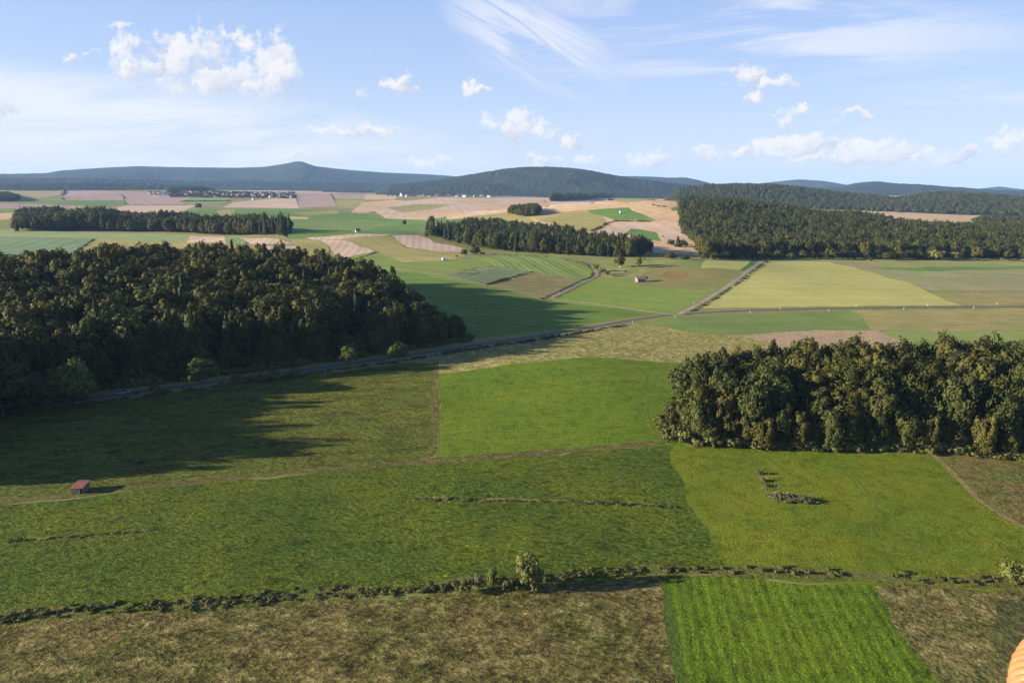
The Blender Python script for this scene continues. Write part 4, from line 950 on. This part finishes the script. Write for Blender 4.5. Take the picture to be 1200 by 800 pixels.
# car on the shaded road
def car():
    g = gp(148, 459.5); e = bpy.data.objects.new('car', None); COL.objects.link(e); d = ROAD[np.argmin(np.hypot(ROAD[:, 0]-g.x, ROAD[:, 1]-g.y))]
    i = int(np.argmin(np.hypot(ROAD[:, 0]-g.x, ROAD[:, 1]-g.y))); t = ROAD[i+1]-ROAD[i-1]
    e.location = (d[0], d[1], float(hgt(d[0], d[1]))); e.rotation_euler.z = math.atan2(t[1], t[0])
    tag(e, 'pale silver car driving on the dark road below the wood', 'car')
    pa = plain('silver_paint', (.26, .25, .26), .3, 1, .05, .3); gl = plain('car_glass', (.02, .025, .03), .1, 1, .1); rb = plain('tyre_rubber', (.02, .02, .02))
    def prof(b, pr, w):
        l = [b.verts.new((x, -w, z)) for x, z in pr]; r2 = [b.verts.new((x, w, z)) for x, z in pr]; n = len(pr)
        b.faces.new(l); b.faces.new(r2[::-1])
        for k in range(n): b.faces.new((l[k], r2[k], r2[(k+1) % n], l[(k+1) % n]))
    part('body', lambda b: prof(b, [(-2.1, .3), (2.15, .3), (2.2, .65), (1.2, .92), (-1.3, .98), (-2.1, .9)], .86), pa, e)
    part('cabin', lambda b: prof(b, [(-1.75, .983), (1.15, .923), (.45, 1.38), (-1.35, 1.40)], .74), gl, e)
    part('roof', lambda b: prof(b, [(-1.35, 1.403), (.47, 1.383), (.3, 1.45), (-1.2, 1.47)], .72), pa, e)
    for x in (-1.3, 1.35):
        for s in (-1, 1): part('wheel', lambda b: tube(b, [(x, s*.7, .31), (x, s*.88, .31)], [.31, .31], 16), rb, e)
    for s in (-1, 1): part('headlight', lambda b: box(b, 2.16, 2.21, s*.6-.15, s*.6+.15, .5, .63), pw, e)
car()

# bird in flight over the meadow
def bird():
    d = Vector(ray(747, 448)).normalized(); p = Vector((0, 0, H))+d*125
    bm = bmesh.new()
    tube(bm, [(0, .30, 0), (0, .22, .01), (0, .08, 0), (0, -.12, -.01), (0, -.30, 0), (0, -.42, 0)], [.015, .045, .08, .06, .05, .07], 8)
    for s in (-1, 1):
        pts = [(0, .12, .02), (s*.25, .17, .16), (s*.5, .10, .10), (s*.68, -.02, .0), (s*.5, -.1, .06), (s*.25, -.12, .12), (0, -.12, .0)]
        a = [bm.verts.new(q) for q in pts]; b = [bm.verts.new((q[0], q[1], q[2]-.02)) for q in pts]
        for i, j in ((0, 6), ): pass
        tri = [(0, 1, 5, 6), (1, 2, 4, 5), (2, 3, 4)]
        for f in tri:
            bm.faces.new([a[k] for k in f]); bm.faces.new([b[k] for k in f[::-1]])
    o = link('bird', bm_mesh('bird', bm), plain('dark_feathers', (.05, .045, .03), .9)); o.location = p; o.rotation_euler = (R(-8), R(5), R(160))
    tag(o, 'dark bird with spread wings gliding above the bright green meadow', 'bird')
bird()

# ------------------------------------------------------------------ wicker basket corner beside the camera
def basket():
    e = bpy.data.objects.new('wicker_basket', None); COL.objects.link(e); e.location = (0, 0, H-1.75)
    tag(e, 'orange wicker balloon basket whose cane bound rim shows in the corner', 'basket')
    x0, x1, y0, y1, rc = .612, 1.8, -.85, .835, .26; top = 1.15
    path = []
    for cx, cy, a0 in ((x1-rc, y1-rc, 0), (x0+rc, y1-rc, 90), (x0+rc, y0+rc, 180), (x1-rc, y0+rc, 270)):
        for k in range(0, 91, 9): a = R(a0+k); path.append(Vector((cx+rc*math.cos(a), cy+rc*math.sin(a), 0)))
    path.append(path[0].copy())
    L = [0]
    for a, b in zip(path[:-1], path[1:]): L.append(L[-1]+(b-a).length)
    def at(s):
        s = s % L[-1]
        for i in range(len(L)-1):
            if s <= L[i+1]: return path[i].lerp(path[i+1], (s-L[i])/(L[i+1]-L[i]))
        return path[-1]
    g = N('cane'); co = g.n('ShaderNodeTexCoord').outputs['Object']; n = g.noise(co, 60, 3); n2 = g.noise(co, 9, 2)
    col = g.mix(g.ramp(n, .3, .7), (.26, .11, .05), (.35, .17, .09)); col = g.mix(g.math('MULTIPLY', g.ramp(n2, .4, .6), .5), col, (.38, .16, .04))
    bp = g.n('ShaderNodeBump', ins={'Strength': .2, 'Distance': .001, 'Height': n})
    b_ = g.n('ShaderNodeBsdfPrincipled', ins={'Base Color': col, 'Roughness': .45, 'Normal': bp.outputs[0]}); g.n('ShaderNodeOutputMaterial', ins={0: b_.outputs[0]}); cane = g.m
    def closed_tube(bm, P, r, seg=6):
        rings = []
        n = len(P)
        for i in range(n):
            d = (P[(i+1) % n]-P[i-1]).normalized(); u = Vector((0, 0, 1)); a = (u-d*u.dot(d)).normalized(); b = d.cross(a)
            rings.append([bm.verts.new(P[i]+(a*math.cos(2*math.pi*k/seg)+b*math.sin(2*math.pi*k/seg))*r) for k in range(seg)])
        for i in range(n):
            for k in range(seg): bm.faces.new((rings[i][k], rings[i][(k+1) % seg], rings[(i+1) % n][(k+1) % seg], rings[(i+1) % n][k]))
    # bound rim: six strands laid side by side in a slanting wrap
    ST = 5; step = .0145; turns = int(L[-1]/(step*ST)); rad = .03; m = turns*30; bm = bmesh.new()
    for q in range(ST):
        P = []; C_ = []
        for i in range(m):
            sp_ = L[-1]*i/m; c = at(sp_); t = (at(sp_+.005)-c).normalized(); nn = t.cross(Vector((0, 0, 1))); ph = 2*math.pi*(i/30+q/ST)
            C_.append(c+Vector((0, 0, top))); P.append(C_[-1]+(nn*math.cos(ph)+Vector((0, 0, 1))*math.sin(ph))*rad)
        rings = []
        for i in range(m):
            d = (P[(i+1) % m]-P[i-1]).normalized(); a = (P[i]-C_[i]); a = (a-d*a.dot(d)).normalized(); b = d.cross(a)
            rings.append([bm.verts.new(P[i]+(a*math.cos(2*math.pi*k/8)*.007+b*math.sin(2*math.pi*k/8)*.0068)) for k in range(8)])
        for i in range(m):
            for k in range(8): bm.faces.new((rings[i][k], rings[i][(k+1) % 8], rings[(i+1) % m][(k+1) % 8], rings[(i+1) % m][k]))
    link('rim_binding', bm_mesh('rim_binding', bm), cane, e)
    bm = bmesh.new(); closed_tube(bm, [p+Vector((0, 0, top)) for p in path[:-1]], .026, 10); link('rim_core', bm_mesh('rim_core', bm), cane, e)
    bm = bmesh.new(); S = int(L[-1]/.035)//2*2
    for rw in range(60):
        P = []
        for i in range(S):
            s = L[-1]*i/S; c = at(s); t = (at(s+.01)-c).normalized(); nn = t.cross(Vector((0, 0, 1)))
            P.append(c+nn*(.008 if (i+rw) % 2 else -.008)+Vector((0, 0, .03+rw*.0182)))
        closed_tube(bm, P, .0095, 5)
    link('woven_wall', bm_mesh('woven_wall', bm), cane, e)
    part('floor', lambda b: box(b, x0+.05, x1-.05, y0+.05, y1-.05, 0, .02), plain('plywood', (.4, .28, .16)), e)
    for cx, cy in ((x0+.1, y0+.1), (x1-.1, y0+.1), (x1-.1, y1-.12), ):
        part('corner_pole', lambda b: tube(b, [(cx, cy, 0), (cx, cy, 1.15)], [.015, .015], 10), cane, e)
basket()

# ------------------------------------------------------------------ air
def haze():
    bm = bmesh.new(); box(bm, -17000, 17000, -16500, 17000, -60, 330)
    lo = min(o.bound_box[0][2] for o in COL.objects if o.type == 'MESH' and o.name.startswith('ground'))
    g = N('haze_air'); v = g.n('ShaderNodeVolumePrincipled', ins={'Color': (.36, .60, 1., 1), 'Density': 4.0e-5, 'Anisotropy': .0})
    g.n('ShaderNodeOutputMaterial', ins={1: v.outputs[0]})
    o = link('haze', bm_mesh('haze', bm, False), g.m); tag(o, 'thin blue haze filling the air over the landscape', 'haze', None, 'stuff')
haze()

# ------------------------------------------------------------------ sun and sky
SUN_EL = 13.0; SUN_AZ = 262.   # compass bearing (from +Y clockwise) the sun stands at
sd = Vector((math.sin(R(SUN_AZ))*math.cos(R(SUN_EL)), math.cos(R(SUN_AZ))*math.cos(R(SUN_EL)), math.sin(R(SUN_EL))))
sl = bpy.data.lights.new('sun', 'SUN'); sl.energy = 5.0; sl.angle = R(.53); sl.color = (1., .86, .66)
so = bpy.data.objects.new('sun', sl); COL.objects.link(so); so.rotation_euler = (-sd).to_track_quat('-Z', 'Y').to_euler(); so.location = (0, 0, 400)

def sky():
    w = bpy.data.worlds.new('World'); scene.world = w; w.use_nodes = True
    g = N('sky', world=w)
    st = g.n('ShaderNodeTexSky', sky_type='NISHITA', sun_disc=False, sun_elevation=R(SUN_EL), sun_rotation=R(SUN_AZ), altitude=300, air_density=1.0, dust_density=.6, ozone_density=2.0)
    tc = g.n('ShaderNodeTexCoord').outputs['Generated']; sp = g.n('ShaderNodeSeparateXYZ', ins={0: tc})
    x, y, z = sp.outputs
    yy = g.math('MAXIMUM', y, .05)
    u = g.math('DIVIDE', x, yy); v = g.math('DIVIDE', z, yy)
    vec = g.n('ShaderNodeCombineXYZ', ins={0: u, 1: v, 2: 0.}).outputs[0]
    nA = g.noise(vec, 26, 6, .62); nB = g.noise(vec, 9, 4, .6)
    w1 = g.noise(vec, 24, 5, .6); w2 = g.noise(g.n('ShaderNodeVectorMath', operation='ADD', ins={0: vec, 1: (7.3, 2.1, 0)}).outputs[0], 24, 5, .6)
    uw = g.math('ADD', u, g.math('MULTIPLY', g.math('SUBTRACT', w1, .5), .13)); vw = g.math('ADD', v, g.math('MULTIPLY', g.math('SUBTRACT', w2, .5), .07))
    def uv(px, py):
        d = ray(px, py); return d[0]/d[1], d[2]/d[1]
    blobs = [(226, 72, 36, 36), (250, 95, 28, 18), (300, 72, 30, 28), (318, 92, 36, 22), (152, 62, 24, 20), (160, 78, 20, 14), (143, 26, 12, 7), (270, 44, 14, 6), (92, 68, 14, 5), (425, 104, 11, 8), (471, 101, 11, 6), (561, 108, 12, 6),
             (410, 151, 38, 6), (442, 153, 14, 5), (600, 148, 28, 16), (630, 152, 20, 10), (765, 184, 26, 12), (672, 167, 14, 7), (640, 190, 16, 8), (690, 189, 14, 8), (880, 90, 22, 12), (915, 99, 16, 7), (890, 118, 16, 8), (918, 133, 13, 7), (985, 136, 30, 6),
             (932, 171, 34, 11), (960, 168, 26, 9), (1035, 176, 44, 12), (830, 181, 20, 7), (860, 178, 16, 6), (1187, 169, 30, 12), (1100, 184, 40, 8), (515, 192, 12, 5), (495, 193, 8, 5), (980, 185, 60, 6), (352, 178, 18, 8), (1250, 160, 40, 18), (-60, 120, 60, 20)]
    best = None
    for px, py, a, b in blobs:
        cu, cv = uv(px, py)
        du = g.math('MULTIPLY', g.math('SUBTRACT', uw, cu), 800/(a*1.12)); dv = g.math('MULTIPLY', g.math('SUBTRACT', vw, cv), 800/(b*1.1))
        q = g.math('SUBTRACT', 1., g.math('ADD', g.math('MULTIPLY', du, du), g.math('MULTIPLY', dv, dv)))
        sh = g.math('ADD', g.math('MULTIPLY', dv, .5), g.math('MULTIPLY', du, -.35))
        if best is None: best = q; shd = sh
        else:
            gt = g.math('GREATER_THAN', q, best); shd = g.math('ADD', g.math('MULTIPLY', sh, gt), g.math('MULTIPLY', shd, g.math('SUBTRACT', 1., gt)))
            best = g.math('MAXIMUM', best, q)
    best = g.math('MINIMUM', g.math('MAXIMUM', best, -2.5), .95)
    nC = g.noise(vec, 75, 6, .7, .3)
    f = g.math('ADD', best, g.math('ADD', g.math('MULTIPLY', g.math('SUBTRACT', nA, .5), 5.5), g.math('MULTIPLY', g.math('SUBTRACT', nC, .5), 3.2)))
    cum = g.ramp(f, -.4, 1.05)
    # veil of thin high cloud, thicker low and to the left; streaks of cirrus
    mp = g.n('ShaderNodeMapping', ins={'Vector': g.n('ShaderNodeMapping', ins={'Vector': vec, 'Rotation': (0, 0, R(-4))}).outputs[0], 'Scale': (1.1, 9., 1)}).outputs[0]
    s1 = g.noise(mp, 2.2, 6, .6, .6)
    mp2 = g.n('ShaderNodeMapping', ins={'Vector': g.n('ShaderNodeMapping', ins={'Vector': vec, 'Rotation': (0, 0, R(27))}).outputs[0], 'Scale': (1.6, 13., 1)}).outputs[0]
    s2 = g.noise(mp2, 2.6, 6, .62, .8)
    def blob(px, py, a, b, ang=0):
        cu, cv = uv(px, py); du = g.math('SUBTRACT', u, cu); dv = g.math('SUBTRACT', v, cv); c, s = math.cos(ang), math.sin(ang)
        p = g.math('MULTIPLY', g.math('ADD', g.math('MULTIPLY', du, c), g.math('MULTIPLY', dv, s)), 800/a)
        q = g.math('MULTIPLY', g.math('ADD', g.math('MULTIPLY', du, -s), g.math('MULTIPLY', dv, c)), 800/b)
        return g.math('SUBTRACT', 1., g.math('ADD', g.math('MULTIPLY', p, p), g.math('MULTIPLY', q, q)), clamp=True)
    veil = g.math('MULTIPLY', blob(110, 170, 540, 88, -.10), g.ramp(s1, .30, .62))
    veil = g.math('MULTIPLY', veil, 1.5, clamp=True)
    c1 = g.math('MULTIPLY', blob(625, 48, 120, 48, -.45), g.ramp(s2, .36, .62))
    c2 = g.math('MULTIPLY', blob(900, 52, 340, 42, .05), g.ramp(s1, .42, .6))
    c3 = g.math('MULTIPLY', blob(850, 5, 260, 26, 0), g.ramp(s1, .45, .62))
    c4 = g.math('MULTIPLY', blob(1120, 125, 200, 32, .05), g.ramp(s1, .42, .64))
    c5 = g.math('MULTIPLY', blob(760, 150, 300, 40, .03), g.ramp(s1, .5, .7))
    ci = g.math('MAXIMUM', g.math('MAXIMUM', g.math('MULTIPLY', c1, 1.3), c2), g.math('MAXIMUM', g.math('MAXIMUM', c3, g.math('MULTIPLY', c4, .8)), g.math('MULTIPLY', c5, .6)))
    ci = g.math('MULTIPLY', ci, .75, clamp=True)
    low = g.math('SUBTRACT', 1., g.math('DIVIDE', z, .15), clamp=True)
    base = g.mix(1., st.outputs[0], (SKYG[0], SKYG[1], SKYG[2]), 'MULTIPLY')
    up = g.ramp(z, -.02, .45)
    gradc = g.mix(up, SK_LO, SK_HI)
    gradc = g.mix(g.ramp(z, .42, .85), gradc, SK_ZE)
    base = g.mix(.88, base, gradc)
    c = g.mix(g.math('MULTIPLY', g.math('POWER', low, 1.6), .55), base, HAZC)
    c = g.mix(g.math('MULTIPLY', veil, .8), c, VEILC)
    c = g.mix(ci, c, CIRC)
    shade = g.ramp(g.math('ADD', shd, g.math('MULTIPLY', g.math('SUBTRACT', nB, .5), 1.2)), -.75, .25)  # sunward upper left and grey undersides are painted into the cloud colour
    cc = g.mix(shade, CUMD, CUML)
    c = g.mix(g.math('MULTIPLY', cum, .88), c, cc)
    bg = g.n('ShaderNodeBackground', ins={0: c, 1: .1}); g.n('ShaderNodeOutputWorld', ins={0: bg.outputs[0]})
K = 1.0
SKYG = (1., 1., 1.)
EXPO = 1.65
# sky colours are in the Background's units (multiplied by its strength 0.1 and the exposure)
def U(r, gg, b):   # sRGB 0-255 wanted on screen -> radiance before strength and exposure
    f = lambda c: (c/255/12.92 if c/255 <= .04045 else ((c/255+.055)/1.055)**2.4)
    return tuple(f(c)/.1/2**EXPO for c in (r, gg, b))
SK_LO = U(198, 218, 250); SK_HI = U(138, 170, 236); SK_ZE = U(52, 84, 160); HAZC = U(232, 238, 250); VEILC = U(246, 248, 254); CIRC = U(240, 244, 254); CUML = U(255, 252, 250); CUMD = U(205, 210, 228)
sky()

scene.view_settings.view_transform = 'Standard'; scene.view_settings.look = 'None'; scene.view_settings.exposure = EXPO; scene.view_settings.gamma = 1
scene.render.engine = 'CYCLES'; scene.cycles.max_bounces = 5; scene.cycles.diffuse_bounces = 3; scene.cycles.volume_bounces = 0; scene.cycles.transparent_max_bounces = 8
